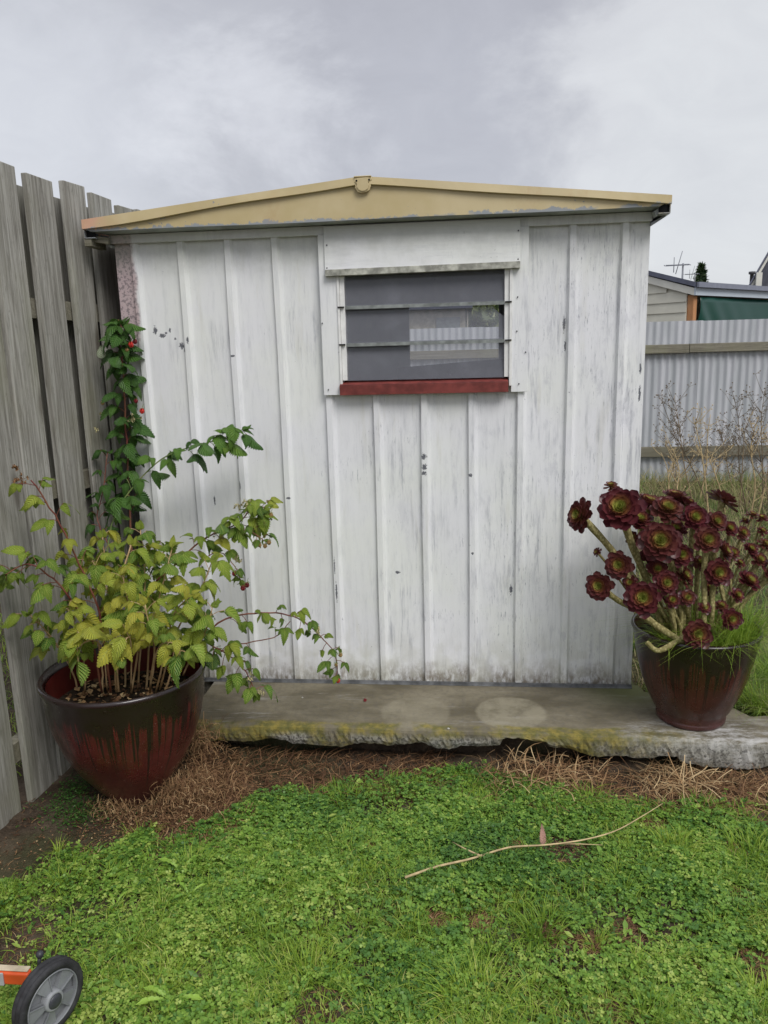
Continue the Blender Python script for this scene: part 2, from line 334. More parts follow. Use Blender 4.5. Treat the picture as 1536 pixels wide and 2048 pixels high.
STEM=stem_mat()
def corr_mat():
    m=M('galvanised_iron',.5,.5); m.b.inputs['Metallic'].default_value=.0; X,Y,Z=m.xyz()
    b=m.mix(m.step(m.noise(1,5,.6,st=(10,1,.9)),.35,.68),rgb(.40,.42,.44),rgb(.52,.53,.56))
    b=m.mix(m.mul(m.math('SUBTRACT',1,m.step(m.math('ADD',Z,m.math('MULTIPLY',m.noise(6,4),.4)),.2,.6)),.6),b,rgb(.26,.27,.25))
    m.col(b); m.bump(m.noise(9,3),.1,.004); return m.m
CORR=corr_mat()
BLACK=simple('black_gap',rgb(.015,.015,.017),.8,.2,.3); SOFFIT=simple('grey_soffit_metal',rgb(.36,.38,.36),.6,.3,.3,9)
GREYFL=simple('grey_base_flashing',rgb(.17,.175,.18),.6,.3,.5,20); ALU=simple('white_clip_channel',rgb(.82,.82,.80),.4,.4,.12,20)
SILL=simple('red_sill_paint',rgb(.20,.045,.038),.5,.35,.35,25); INNER=simple('inner_shed_lining',rgb(.50,.51,.53),.7,.2,.2,6)
def glass_mat():
    m=M('dusty_louvre_glass',.5,.3); N=m.N
    tr=N.new('ShaderNodeBsdfTransparent'); tr.inputs[0].default_value=(.86,.87,.88,1)
    gl=N.new('ShaderNodeBsdfGlossy'); gl.inputs['Roughness'].default_value=.03; gl.inputs[0].default_value=(1,1,1,1)
    fr=N.new('ShaderNodeFresnel'); fr.inputs[0].default_value=1.5
    a=N.new('ShaderNodeMixShader'); m.L(fr.outputs[0],a.inputs[0]); m.L(tr.outputs[0],a.inputs[1]); m.L(gl.outputs[0],a.inputs[2])
    df=N.new('ShaderNodeBsdfDiffuse'); df.inputs[0].default_value=(.40,.41,.47,1)
    b=N.new('ShaderNodeMixShader'); m.L(a.outputs[0],b.inputs[1]); m.L(df.outputs[0],b.inputs[2])
    d=m.math('ADD',.27,m.math('ADD',m.math('MULTIPLY',m.step(m.noise(7,6,.7),.45,.75),.10),m.math('MULTIPLY',m.step(m.noise(30,6,.75,st=(1,1,.7)),.66,.74),.25)))
    m.L(d,b.inputs[0]); m.L(b.outputs[0],m.out.inputs[0]); return m.m
GLASS=glass_mat(); GEDGE=simple('glass_edge_grime',rgb(.25,.27,.26),.4,.5,.4,30)
# ---------------------------------------------------------------- ground height
def sst(x,a,b):
    t=np.clip((x-a)/(b-a),0,1); return t*t*(3-2*t)
def gh(x,y):
    x=np.asarray(x,float); y=np.asarray(y,float)
    r=sst(y,-.62,-.2)*sst(x,2.3,2.75)
    h=-.15+.10*r+ .03*sst(y,.5,5)*r
    h=h+.012*np.sin(x*3.1+1)*np.cos(y*2.7)+.006*np.sin(x*11)*np.sin(y*9+1)
    h=h+.018*np.exp(-((x-.52)**2/.05+(y+.72)**2/.03))
    return h
def ground():
    def axis(c,fine,lim,step):
        a=list(np.arange(c-fine,c+fine,step)); s=step; x=a[-1]
        while x<c+lim: s*=1.35; x+=s; a.append(x)
        s=step; x=a[0]
        while x>c-lim: s*=1.35; x-=s; a.insert(0,x)
        return np.array(a)
    xs=axis(1.6,2.6,160,.045); ys=axis(-.6,2.2,160,.045)
    Xg,Yg=np.meshgrid(xs,ys,indexing='ij'); Z=gh(Xg,Yg)
    near=(np.abs(Xg-1.6)<2.6)&(np.abs(Yg+.6)<2.2); Z=Z+near*rng.normal(0,.004,Z.shape)
    V=np.stack([Xg,Yg,Z],-1).reshape(-1,3); n,m=len(xs),len(ys)
    i,j=np.meshgrid(np.arange(n-1),np.arange(m-1),indexing='ij'); a=(i*m+j).ravel()
    me=npmesh('ground',V,[np.stack([a,a+m,a+m+1,a+1],1)],smooth=True)
    o=link('ground',me,SOIL); tag(o,kind='structure')
ground()
# ---------------------------------------------------------------- slab
def slab():
    mb=MB(); xs=np.arange(.30,3.61,.012); n=len(xs)
    fy=lambda x:-.452-.022*np.clip((x-1.2),0,2)+.004*math.sin(x*9)
    rr=random.Random(3); rag=[]; v=-.075
    for x in xs:
        v+= rr.uniform(-.0045,.0045); v+=(-.072-v)*.05
        d=.016*math.sin(x*4.3+.5)+.009*math.sin(x*11.7)+.006*math.sin(x*31)
        if 1.62<x<1.80: d+=.02
        if x>2.3: d-=.02
        rag.append(v+d)
    by=lambda x: .01 if x<2.25 else (-.06-.02*math.sin(x*7) if x<2.52 else -.06-min((x-2.52)*1.9,.21)-.015*math.sin(x*13))
    rows=[]
    for i,x in enumerate(xs):
        y0=fy(x)+rr.uniform(-.002,.002); yb=by(x); dz=rr.uniform(-.001,.001)
        col=[(x,yb,-.01),(x,yb,0)]
        for t in (.75,.5,.25,.1): col.append((x,y0+.02+(yb-y0-.02)*t,dz*.5))
        col+=[(x,y0+.014,dz),(x,y0+.004,-.004),(x,y0,-.014)]
        for t in (.33,.66): col.append((x,y0-.003+rr.uniform(-.004,.004),-.014+(rag[i]+.014)*t))
        col+=[(x,y0+.004,rag[i]),(x,y0+.03,rag[i]+.006),(x,y0+.06,rag[i]+.014),(x,y0+.13,-.05+rr.uniform(-.01,.01)),(x,yb,-.055)]
        rows.append(col)
    K=len(rows[0]); vs=[p for c in rows for p in c]
    fs=[(i*K+k,i*K+k+1,(i+1)*K+k+1,(i+1)*K+k) for i in range(n-1) for k in range(K-1)]
    fs+= [tuple(range(K))[::-1],tuple(range((n-1)*K,n*K))]
    mb.add(vs,fs,False)
    mb.box((-.02,.0115,-.16),(2.23,1.85,-.003))
    o=mb.build('concrete_slab',CONC); tag(o,kind='structure')
    # rough footing set back under the slab
    mb=MB(); mb.box((.42,-.34,-.3),(3.55,-.02,-.058)); o=mb.build('slab_footing',SOIL); tag(o,kind='structure')
slab()
# ---------------------------------------------------------------- shed
W=2.21; T=2.006
shed=empty('garden_shed',(0,0,0),'white painted ribbed metal garden shed with pale yellow gable','shed')
R0,RP,RW,RH=.068,.2027,.048,.017
def ribbed(x0,x1,z0,z1,mb,inner=True):
    rr=random.Random(5); prof=[x0]
    xs=[(x0,0)]
    for k in range(-1,12):
        a=R0+k*RP; 
        for dx,h in ((0,0),(.007,RH),(.030,RH*1.02),(.041,RH*.12),(.047,0),(RP*.62,-.0015)):
            x=a+dx
            if x0<x<x1: xs.append((x,h))
    xs.append((x1,0)); zs=np.linspace(z0,z1,12); n=len(zs)
    vs=[(x+.0012*math.sin(z*5+x*20),-h+.0012*math.sin(z*7+x*13),z) for x,h in xs for z in zs]
    fs=[(i*n+j,(i+1)*n+j,(i+1)*n+j+1,i*n+j+1) for i in range(len(xs)-1) for j in range(n-1)]
    mb.add(vs,fs,False)
wx0,wx1,wz0,wz1=.965,1.655,1.365,1.86
mb=MB(); ribbed(0,wx0,.004,T,mb); ribbed(wx1,W,.004,T,mb); ribbed(wx0,wx1,.004,wz0,mb); ribbed(wx0,wx1,wz1,T,mb)
mb.build('front_wall',WALL,shed)
mb=MB(); mb.box((.004,.010,.004),(wx0,.013,T)); mb.box((wx1,.010,.004),(W-.004,.013,T)); mb.box((wx0,.010,.004),(wx1,.013,wz0)); mb.box((wx0,.010,wz1),(wx1,.013,T))
mb.build('inner_lining',INNER,shed)
D=1.8
for xa in (0,W):
    mb=MB(); mb.box((xa-.002,.002,.004),(xa+.002,D,T)); mb.build('side_wall',WALL,shed)
bx0,bx1,bz0,bz1=1.132,1.70,1.30,1.772
mb=MB(); mb.box((.003,D-.03,.004),(bx0,D-.025,T)); mb.box((bx1,D-.03,.004),(W-.003,D-.025,T)); mb.box((bx0,D-.03,.004),(bx1,D-.025,bz0)); mb.box((bx0,D-.03,bz1),(bx1,D-.025,T))
mb.build('back_wall',INNER,shed)
# gable fascia (pale yellow), slightly wavy
yF=-.10
def fasc_top(x):
    z=2.056+(x+.09)/1.17*.114 if x<1.08 else 2.170-(x-1.08)/1.182*.122
    return z
XS=np.linspace(-.083,2.262,60)
mb=MB(); up_=[(x,yF,fasc_top(x)-.004) for x in XS]; lo=[(x,yF,2.013+.0015*math.sin(x*6)) for x in XS]
lo[0]=(XS[0],yF,2.022); lo[-1]=(2.236,yF,2.020)
n=len(XS); vs=up_+lo+[(p[0],p[1]+.004,p[2]) for p in up_]+[(p[0],p[1]+.004,p[2]) for p in lo]
fs=[(i,n+i,n+i+1,i+1) for i in range(n-1)]+[(2*n+i+1,3*n+i+1,3*n+i,2*n+i) for i in range(n-1)]+[(n+i,3*n+i,3*n+i+1,n+i+1) for i in range(n-1)]
mb.add(vs,fs); mb.build('gable_fascia',YEL,shed)
# folded barge strip on top edge
mb=MB(); vs=[];
for x in XS:
    z=fasc_top(x); h=.027+.010*math.exp(-((x-.05)/.35)**2)+.0015*math.sin(x*9); q=-.0025*math.sin(x*7)**2
    vs+=[(x,yF+.03,z+.003),(x,yF-.012,z+.002),(x,yF-.013+q,z-h),(x,yF-.003,z-h-.002)]
fs=[(i*4+k,i*4+k+1,(i+1)*4+k+1,(i+1)*4+k) for i in range(n-1) for k in range(3)]; mb.add(vs,fs); 
mb.build('barge_strip',YEL,shed)
mb=MB(); pts=[]
cz=2.142; cxx=1.083
outl=[(-.032,.046),(-.012,.050),(.012,.052),(.033,.049),(.036,.028),(.027,.022),(.031,.004),(.026,-.018),(.012,-.030),(-.006,-.032),(-.021,-.024),(-.030,-.006),(-.029,.014),(-.036,.024)]
mb.prism([(cxx+a*(1+.05*math.sin(k*2.3)),yF-.016,cz+b*.76-.009+.002*math.sin(k*1.7)) for k,(a,b) in enumerate(outl)],(0,.004,0)); mb.prism([(cxx+a*.78,yF-.020,cz+b*.6-.008) for a,b in outl],(0,.004,0))
mb.box((cxx-.034,yF-.02,cz+.0255),(cxx+.034,.25,cz+.030)); mb.build('ridge_cap',YEL,shed,.0015)
for dx,dz in ((-.024,.016),(.026,.018)):
    m_=MB(); m_.ball((cxx+dx,yF-.021,cz+dz-.004),.004,8,4,(1,.4,1)); m_.build('rivet',BLACK,shed)
# soffit, wall-head strip
mb=MB(); mb.hexa([(-.06,yF+.005,2.014),(2.225,yF+.005,2.014),(2.225,.0,2.008),(-.01,.0,2.008),(-.06,yF+.005,2.018),(2.225,yF+.005,2.018),(2.225,.0,2.012),(-.01,.0,2.012)])
mb.build('soffit',SOFFIT,shed)
mb=MB(); mb.box((-.012,-.024,1.972),(2.214,-.002,2.0075)); mb.build('head_strip',TRIM,shed,.002)
# roof sheets
mb=MB()
def roofside(xa,za,xb,zb):
    N=22; vs=[]
    for i in range(N+1):
        y=yF+.02+(D+.12)*i/N
        for t in np.linspace(0,1,7):
            vs.append((xa+(xb-xa)*t,y,za+(zb-za)*t+(.012 if i%2 else 0)-.003))
    mb.add(vs,[(i*7+k,i*7+k+1,(i+1)*7+k+1,(i+1)*7+k) for i in range(N) for k in range(6)],False)
roofside(-.075,2.05,1.08,2.160); roofside(1.08,2.160,2.25,2.04); mb.build('roof',SOFFIT,shed)
# side gutters: open channels seen end-on
for s,x in ((-1,-.085),(1,2.2635)):
    mb=MB(); xi=x-s*.045; z=2.018
    mb.box((min(x,x-s*.003),yF+.006,z-.028),(max(x,x-s*.003),D,z+.026)); mb.box((min(x-s*.003,xi),yF+.006,z-.030),(max(x-s*.003,xi),D,z-.027)); mb.build('gutter',YEL,shed)
    mb=MB(); mb.box((min(x-s*.004,xi+s*.004),yF+.02,z-.026),(max(x-s*.004,xi+s*.004),yF+.024,z+.022)); mb.build('gutter_hollow_shade',BLACK,shed)  # black plate stands in for the shade inside the open channel
    mb=MB(); a=0 if s<0 else W; mb.hexa([(a-.002,-.03,1.955),(a+s*.068,-.03,1.995),(a+s*.068,D,1.995),(a,D,1.955),(a-.002,-.03,1.965),(a+s*.068,-.03,2.003),(a+s*.068,D,2.003),(a,D,1.965)]); mb.build('eave_lining',YEL if s>0 else SOFFIT,shed)
mb=MB(); mb.obox((-.035,-.055,1.985),(.075,0,-.012),(0,.02,0),(.002,0,.026)); mb.obox((-.075,-.02,1.975),(.03,0,0),(0,.14,0),(0,0,.035)); mb.build('rafter_end',RAIL,shed,.002)
mb=MB(); mb.obox((2.226,-.05,2.0),(.03,0,.02),(0,.05,0),(-.01,0,.02)); mb.build('eave_bracket',SOFFIT,shed,.001)
# base flashing
mb=MB(); mb.box((.0,-.021,.001),(W,-.0185,.017)); mb.box((.0,-.026,-.0005),(W,-.0215,.004)); mb.build('base_flashing',GREYFL,shed)
# window
win=MB(); win.box((.879,-.030,1.321),(.958,-.0175,1.9715)); 
wn=win.build('window',TRIM,shed,.0015)
mb=MB(); mb.box((1.668,-.030,1.3185),(1.735,-.0175,1.9715)); mb.build('side_trim',TRIM,wn,.0015)
for xa,xb in ((.952,.9615),(1.6595,1.671)):
    mb=MB(); mb.box((xa,-.036,1.345),(xb,-.0185,1.8285)); mb.build('frame_edge',ALU,wn,.001)
mb=MB(); mb.hexa([(.906,-.040,1.826),(1.700,-.040,1.831),(1.700,-.031,1.831),(.906,-.031,1.826),(.906,-.034,2.003),(1.700,-.034,2.003),(1.700,-.031,2.003),(.906,-.031,2.003)]); mb.build('window_hood',HOOD,wn,.001)
mb=MB(); mb.hexa([(.908,-.055,1.806),(1.700,-.055,1.811),(1.700,-.020,1.811),(.908,-.020,1.806),(.908,-.047,1.833),(1.700,-.047,1.838),(1.700,-.020,1.838),(.908,-.020,1.833)]); mb.build('drip_edge',simple('grimy_drip_edge',rgb(.36,.36,.31),.7,.2,.5,30),wn,.002)
mb=MB(); mb.box((.951,-.052,1.3205),(1.656,-.019,1.361)); mb.hexa([(.951,-.050,1.3615),(1.656,-.050,1.3615),(1.656,.008,1.3615),(.951,.008,1.3615),(.951,-.050,1.3635),(1.656,-.050,1.3635),(1.656,.008,1.379),(.951,.008,1.379)]); mb.build('sill',SILL,wn,.002)
# jambs / clip channels behind
for xa,xb in ((.9625,.982),(1.640,1.6585)):
    mb=MB(); mb.box((xa,-.028,1.382),(xb,.02,1.8245)); mb.build('clip_channel',ALU,wn)
louv=[(1.835,1.679),(1.689,1.527),(1.537,1.380)]
GX0,GX1=.9825,1.6395
for i,(zt,zb) in enumerate(louv):
    mb=MB(); yt,yb=-.001,-.022
    if i==1:  # the middle pane has lost a curved corner at top right
        pol=[(GX0,zb),(GX1,zb),(GX1,zt-.062),(GX1-.018,zt-.05),(GX1-.036,zt-.034),(GX1-.05,zt-.012),(GX1-.052,zt),(GX0,zt)]
    else: pol=[(GX0,zb),(GX1,zb),(GX1,zt),(GX0,zt)]
    f=lambda z:yb+(yt-yb)*(z-zb)/(zt-zb)
    mb.add([(x,f(z),z) for x,z in pol],[tuple(range(len(pol)))])
    p=mb.build('glass_pane',GLASS,wn)
    if i<2:
        mb=MB(); mb.box((GX0,yb-.004,zb-.006),(GX1,yb+.001,zb+.008)); mb.build('glass_edge',GEDGE,p)
        if 1: 
            
            for xa in (.953,1.642):
                mb=MB(); mb.box((xa,-.040,zb+.001),(xa+.026,-.0285,zb+.006)); mb.build('louvre_clip',BLACK,p)
    # second line where the pane below laps behind
    if i>0:
        mb=MB(); mb.box((GX0,.0005,zt-.001),(GX1,.003,zt+.001)); mb.build('lapped_edge',GEDGE,p)
for x,z in ((.885,1.62),(.953,1.50),(.953,1.352),(.90,1.345),(1.70,1.352),(1.692,1.70),(1.665,1.36),(1.69,1.565),(.915,1.84),(1.692,1.846),(1.692,1.955),(.918,1.93),(1.726,1.48)):
    m_=MB(); m_.ball((x,-.0395 if .9<x<1.7 and z>1.83 else -.034,z),.0032,8,4,(1,.6,1)); m_.build('screw',simple('dark_screw',rgb(.08,.08,.09),.5) if x==.885 else bpy.data.materials['dark_screw'],wn)
# paint chips that have real shape on the ribs
# ---------------------------------------------------------------- leaning board inside the shed
b=MB(); b.prism([(1.05,1.70,.02),(1.80,1.70,.02),(1.80,1.74,1.437),(1.05,1.74,1.392)],(0,.012,0)); o=b.build('leaning_board',simple('grey_board',rgb(.22,.22,.24),.7)); tag(o,'grey board leaning inside the shed below its far window','board')
# ---------------------------------------------------------------- paling fence
fen=empty('paling_fence',(-.15,0,-.15),'grey weathered timber paling fence beside the white shed','fence')
fx=lambda y:-.12+.075*y
def paling(y0,y1,dx,z0,z1,th=.028,tilt=0):
    mb=MB(); xa,xb=fx(y0)+dx,fx(y1)+dx
    K=[(xa-th,y0),(xa,y0),(xb,y1),(xb-th,y1)]
    zt=[z1+rnd.uniform(-.004,.004) for _ in range(4)]; zt[1]=zt[0]; zt[2]=zt[3]
    mb.hexa([(x,y,z0) for x,y in K]+[(x+tilt*.6,y+tilt,z) for (x,y),z in zip(K,zt)])
    return mb.build('paling',PAL,fen,.003)
ys=[-1.70,-1.47,-1.25,-1.03,-.797,-.604,-.378,-.136,.078,.300,.490,.71,.93,1.15,1.37,1.59,1.81,2.03]
for i,y in enumerate(ys):
    w=[.165,.16,.165,.169,.172,.160,.164,.155,.165,.160,.155][i] if i<11 else .16
    paling(y,y+w,0,-.16,2.195+rnd.uniform(-.006,.006)+(.012 if i==7 else 0)-(.0 if i!=6 else .008),.024,rnd.uniform(-.004,.004))
for i,y in enumerate(ys[:-1]):
    if i in(3,): continue
    a=y+.225; bb=a+.165
    if i==5: a,bb=-.44,-.2925
    paling(a,bb,-.079,-.16,2.165+rnd.uniform(-.01,.01),.018,+.006 if i==5 else 0)
def railbox(z,h,mb):
    mb.hexa([(fx(y)-dx,y,zz) for zz in(z,z+h) for dx,y in((.075,-1.8),(.0285,-1.8),(.0285,2.3),(.075,2.3))])
for z in (1.66,.95,.02):
    mb=MB(); railbox(z,.075,mb); mb.build('rail',RAIL,fen)
for y in (-1.35,.6,2.2):
    mb=MB(); mb.box((fx(y)-.18,y-.05,-.2),(fx(y)-.101,y+.05,2.0)); mb.build('post',RAIL,fen,.004)
o=MB(); o.hexa([(-.62,-.42,1.0),(-.60,-.42,1.0),(-.42,.42,1.0),(-.44,.42,1.0),(-.62,-.42,1.40),(-.60,-.42,1.40),(-.42,.42,1.43),(-.44,.42,1.43)])
o=o.build('teal_panel',simple('teal_plastic',rgb(.08,.50,.40),.5),None,.003); tag(o,'bright teal sheet glimpsed through a gap in the paling fence','plastic sheet')
# ---------------------------------------------------------------- corrugated iron fence
cf=empty('corrugated_fence',(3,5.5,-.1),'grey corrugated iron fence with two timber rails behind the yard','fence')
yc=5.5
def corrugated(x0,x1,y,z0,z1,pitch=.0762,amp=.009):
    xs=np.arange(x0,x1,pitch/8); zs=[z0,(z0+z1)/2,z1]
    vs=[(x,y+amp*math.sin(2*math.pi*x/pitch),z) for x in xs for z in zs]
    mb=MB(); mb.add(vs,[(i*3+k,(i+1)*3+k,(i+1)*3+k+1,i*3+k+1) for i in range(len(xs)-1) for k in range(2)],True); return mb
k=0; x=-3.0
while x<9.5:
    x1=x+.78; corrugated(x,x1+.03,yc-.003*(k%2),-.14,1.727+.002*(k%3),.0762).build('iron_sheet',CORR,cf); x=x1; k+=1
for z0,z1 in ((1.394,1.488),(.268,.378)):
    mb=MB(); mb.box((-3,yc-.062,z0),(3.9,yc-.014,z1)); mb.box((3.905,yc-.060,z0+.003),(9.5,yc-.014,z1+.002)); mb.build('rail',RAIL,cf,.004)
for xx in (-1.5,1.0,6.6,9.2):
    mb=MB(); mb.box((xx,yc+.014,-.2),(xx+.1,yc+.11,1.68)); mb.build('post',RAIL,cf,.004)
# ---------------------------------------------------------------- neighbour buildings
CREAM=simple('cream_weatherboard',rgb(.66,.64,.54),.6,.3,.08,4,.1); CREAMD=simple('cream_barge',rgb(.70,.69,.62),.6,.3,.08,4,.1); ROOFG=simple('grey_roof_iron',rgb(.13,.14,.19),.5,.4,.2,5); FASC=simple('pale_blue_fascia',rgb(.50,.56,.62),.5,.4,.06,4,.05)
P0=np.array([4.941,9.0,2.323]); th=math.radians(45); A_=np.array([-math.cos(th),math.sin(th),0]); B_=np.array([math.sin(th),math.cos(th),0])
gar=empty('neighbour_garage',(4.94,9.0,-.1),'cream weatherboard garage with grey roof over the iron fence','garage')
def GP(a,b,z): return P0*np.array([1,1,0])+A_*a+B_*b+np.array([0,0,z])
out=-B_*0
rise=.303 # gable slope
mb=MB(); L_=4.2
def gz(a): return 2.21+rise*a if a<L_/2 else 2.21+rise*(L_-a)
# boards: horizontal strips lapped
z=1.05-1.2
boards=[]; zt=2.263
hb=.155
zz=zt
while zz>-.1: boards.append((zz-hb,zz)); zz-=hb
zz=zt
while zz<2.9: boards.append((zz,zz+hb)); zz+=hb
for z0,z1 in boards:
    a0=max(.135,(z0-2.12)/rise); a1=L_-.0-max(0,(z0-2.12)/rise)
    if a1-a0<.2: continue
    mb.hexa([GP(a0,-.018,z0),GP(a0,.02,z0),GP(a1,.02,z0),GP(a1,-.018,z0),GP(a0,-.002,z1),GP(a0,.02,z1),GP(a1,.02,z1),GP(a1,-.002,z1)])
mb.prism([GP(.14,.021,-.1),GP(L_,.021,-.1),GP(L_,.021,2.2),GP(L_/2,.021,2.2+rise*L_/2),GP(.14,.021,2.24)],B_*.05)
mb.build('weatherboard_wall',CREAM,gar)
mb=MB(); mb.hexa([GP(.0,-.05,2.19),GP(.0,-.03,2.19),GP(L_/2,-.03,2.19+rise*L_/2),GP(L_/2,-.05,2.19+rise*L_/2),GP(0,-.05,2.295),GP(0,-.03,2.295),GP(L_/2,-.03,2.295+rise*L_/2),GP(L_/2,-.05,2.295+rise*L_/2)])
mb.hexa([GP(L_/2,-.05,2.19+rise*L_/2),GP(L_/2,-.03,2.19+rise*L_/2),GP(L_,-.03,2.19),GP(L_,-.05,2.19),GP(L_/2,-.05,2.295+rise*L_/2),GP(L_/2,-.03,2.295+rise*L_/2),GP(L_,-.03,2.295),GP(L_,-.05,2.295)]); mb.build('bargeboard',CREAMD,gar)
mb=MB()
for a,b_,za,zb in ((-.06,L_/2,2.300,2.300+rise*L_/2),(L_/2,L_+.06,2.300+rise*L_/2,2.300)):
    zc,zd_=2.30+(za-2.3)*.0,2.30+(zb-2.3)*.0
    mb.hexa([GP(a,-.07,za),GP(a,.5,zc),GP(b_,.5,zd_),GP(b_,-.07,zb),GP(a,-.07,za+.07),GP(a,.5,zc+.07),GP(b_,.5,zd_+.07),GP(b_,-.07,zb+.07)])
mb.hexa([GP(-.06,.501,2.30),GP(-.06,5,2.30),GP(L_+.06,5,2.30),GP(L_+.06,.501,2.30),GP(-.06,.501,2.369),GP(-.06,5,2.369),GP(L_+.06,5,2.369),GP(L_+.06,.501,2.369)])
mb.build('roof',ROOFG,gar)
mb=MB(); mb.hexa([GP(-.03,-.045,2.19),GP(-.03,2.25,2.19),GP(.0,2.25,2.19),GP(.0,-.045,2.19),GP(-.03,-.045,2.30),GP(-.03,2.25,2.30),GP(.0,2.25,2.30),GP(.0,-.045,2.30)]); mb.hexa([GP(-.03,2.254,2.19),GP(-.03,5,2.19),GP(.0,5,2.19),GP(.0,2.254,2.19),GP(-.03,2.254,2.30),GP(-.03,5,2.30),GP(.0,5,2.30),GP(.0,2.254,2.30)]); mb.build('eave_fascia',FASC,gar)
mb=MB(); mb.hexa([GP(-.09,-.07,2.301),GP(-.09,5,2.301),GP(-.031,5,2.301),GP(-.031,-.07,2.301),GP(-.09,-.07,2.375),GP(-.09,5,2.375),GP(-.031,5,2.375),GP(-.031,-.07,2.375)]); mb.build('gutter',simple('grey_gutter',rgb(.22,.235,.29),.5,.4,.1),gar)
mb=MB(); mb.hexa([GP(.13,.01,-.1),GP(.13,.11,-.1),GP(.03,.11,-.1),GP(.03,.01,-.1),GP(.13,.01,2.20),GP(.13,.11,2.20),GP(.03,.11,2.20),GP(.03,.01,2.20)]); mb.build('carport_post',NEWWOOD,gar,.004)
mb=MB(); mb.hexa([GP(L_,.03,-.1),GP(L_,5,-.1),GP(L_-.1,5,-.1),GP(L_-.1,.03,-.1),GP(L_,.03,2.2),GP(L_,5,2.2),GP(L_-.1,5,2.2),GP(L_-.1,.03,2.2)]); mb.hexa([GP(.6,.03,-.1),GP(.6,5,-.1),GP(.55,5,-.1),GP(.55,.03,-.1),GP(.6,.03,2.3),GP(.6,5,2.3),GP(.55,5,2.3),GP(.55,.03,2.3)]); mb.build('side_wall',CREAM,gar)
# green tarpaulin with folds
tm=M('dark_green_tarpaulin',.35,.5); n=tm.noise(2,3); tm.col(tm.mix(n,rgb(.005,.05,.036),rgb(.010,.072,.052))); 
nx,nz=70,14; vs=[]
for i in range(nx):
    b_=.14+4.7*i/(nx-1)
    for j in range(nz):
        z=2.17-1.0*j/(nz-1); q=(b_-.14); 
        d=.032*math.sin((q*1.9-(2.17-z)*1.6)*7)*math.exp(-q*1.6)*(2.3-z)*1.6+.02*math.sin(b_*1.7+z*2)
        vs.append(GP(.02+d,b_,z))
mb=MB(); mb.add(vs,[(i*nz+j,(i+1)*nz+j,(i+1)*nz+j+1,i*nz+j+1) for i in range(nx-1) for j in range(nz-1)],True)
tp=mb.build('tarpaulin',tm.m); tag(tp,'dark green tarpaulin hung under the eave of the cream garage','tarpaulin')
so=tp.modifiers.new('s','SOLIDIFY'); so.thickness=.003
# distant things
def farp(u,v,y): return aY(u,v,y)
fr=empty('grey_roof_house',(10,22,-.1),'low house with long pale grey roof beyond the green tarpaulin','house')
y=20; a=farp(1400,567,y);b_=farp(1500,561,y);c=farp(1560,600,y);d=farp(1380,600,y)
mb=MB(); mb.prism([(d[0]-1,y,d[2]-.1),(c[0],y,c[2]-.1),(c[0]-.2,y+3,b_[2]+.1),(a[0],y+3,a[2]+.05)],(0,0,-.08)); mb.build('roof',simple('pale_roof_iron',rgb(.36,.37,.42),.5,.4,.1),fr)
mb=MB(); mb.box((d[0]-.5,y+.3,-.1),(c[0]-.3,y+6,d[2]-.25)); mb.build('wall',CREAM,fr)
mb=MB(); p=farp(1503,563,y-.5); mb.lathe((p[0],y-.5,0),[(.05,2.4),(.05,p[2]+.18),(.09,p[2]+.2),(.09,p[2]+.26),(.0,p[2]+.27)],12); mb.build('chimney',simple('dark_flue',rgb(.10,.10,.11),.5),fr)
gh_=empty('gabled_house',(12,17,-.1),'steep gabled house with pale bargeboard at the far right','house')
y=15; p0=farp(1505,574,y); p1=farp(1548,500,y); w=(p1[0]-p0[0]); apex=(p0[0]+w*3.0,y,p0[2]+(p1[2]-p0[2])*3.0); lo=(p0[0]-.1,y,p0[2]-.18); hi=apex; ro=(2*apex[0]-lo[0],y,lo[2])
mb=MB(); 
for q0,q1 in ((lo,hi),(hi,ro)):
    mb.hexa([q0,(q0[0],y+.05,q0[2]),(q1[0],y+.05,q1[2]),q1,(q0[0],y,q0[2]+.17),(q0[0],y+.05,q0[2]+.17),(q1[0],y+.05,q1[2]+.17),(q1[0],y,q1[2]+.17)])
mb.build('bargeboard',CREAMD,gh_)
mb=MB()
for q0,q1 in ((lo,hi),(hi,ro)): mb.hexa([(q0[0],y-.05,q0[2]+.18),(q0[0]+5.2,y+6,q0[2]+.18),(q1[0]+5.2,y+6,q1[2]+.18),(q1[0],y-.05,q1[2]+.18),(q0[0],y-.05,q0[2]+.23),(q0[0]+5.2,y+6,q0[2]+.23),(q1[0]+5.2,y+6,q1[2]+.23),(q1[0],y-.05,q1[2]+.23)])
mb.build('roof',ROOFG,gh_)
mb=MB(); mb.prism([(lo[0]+.5,y+.7,-.1),(ro[0]-.5,y+.7,-.1),(ro[0]-.5,y+.7,ro[2]+.45),(hi[0],y+.7,hi[2]),(lo[0]+.5,y+.7,lo[2]+.45)],(4,5,0)); mb.build('wall',simple('greyish_beige_cladding',rgb(.40,.40,.33),.7,.2,.1),gh_)  # one greyish beige over the whole gable wall
mb=MB(); p=farp(1512,570,y-.1); mb.box((p[0],y-.1,-.1),(p[0]+.12,y-.02,farp(1512,545,y-.1)[2])); mb.build('post',CREAMD,gh_)
ANT=simple('antenna_metal',rgb(.22,.23,.25),.4,.5,.1)
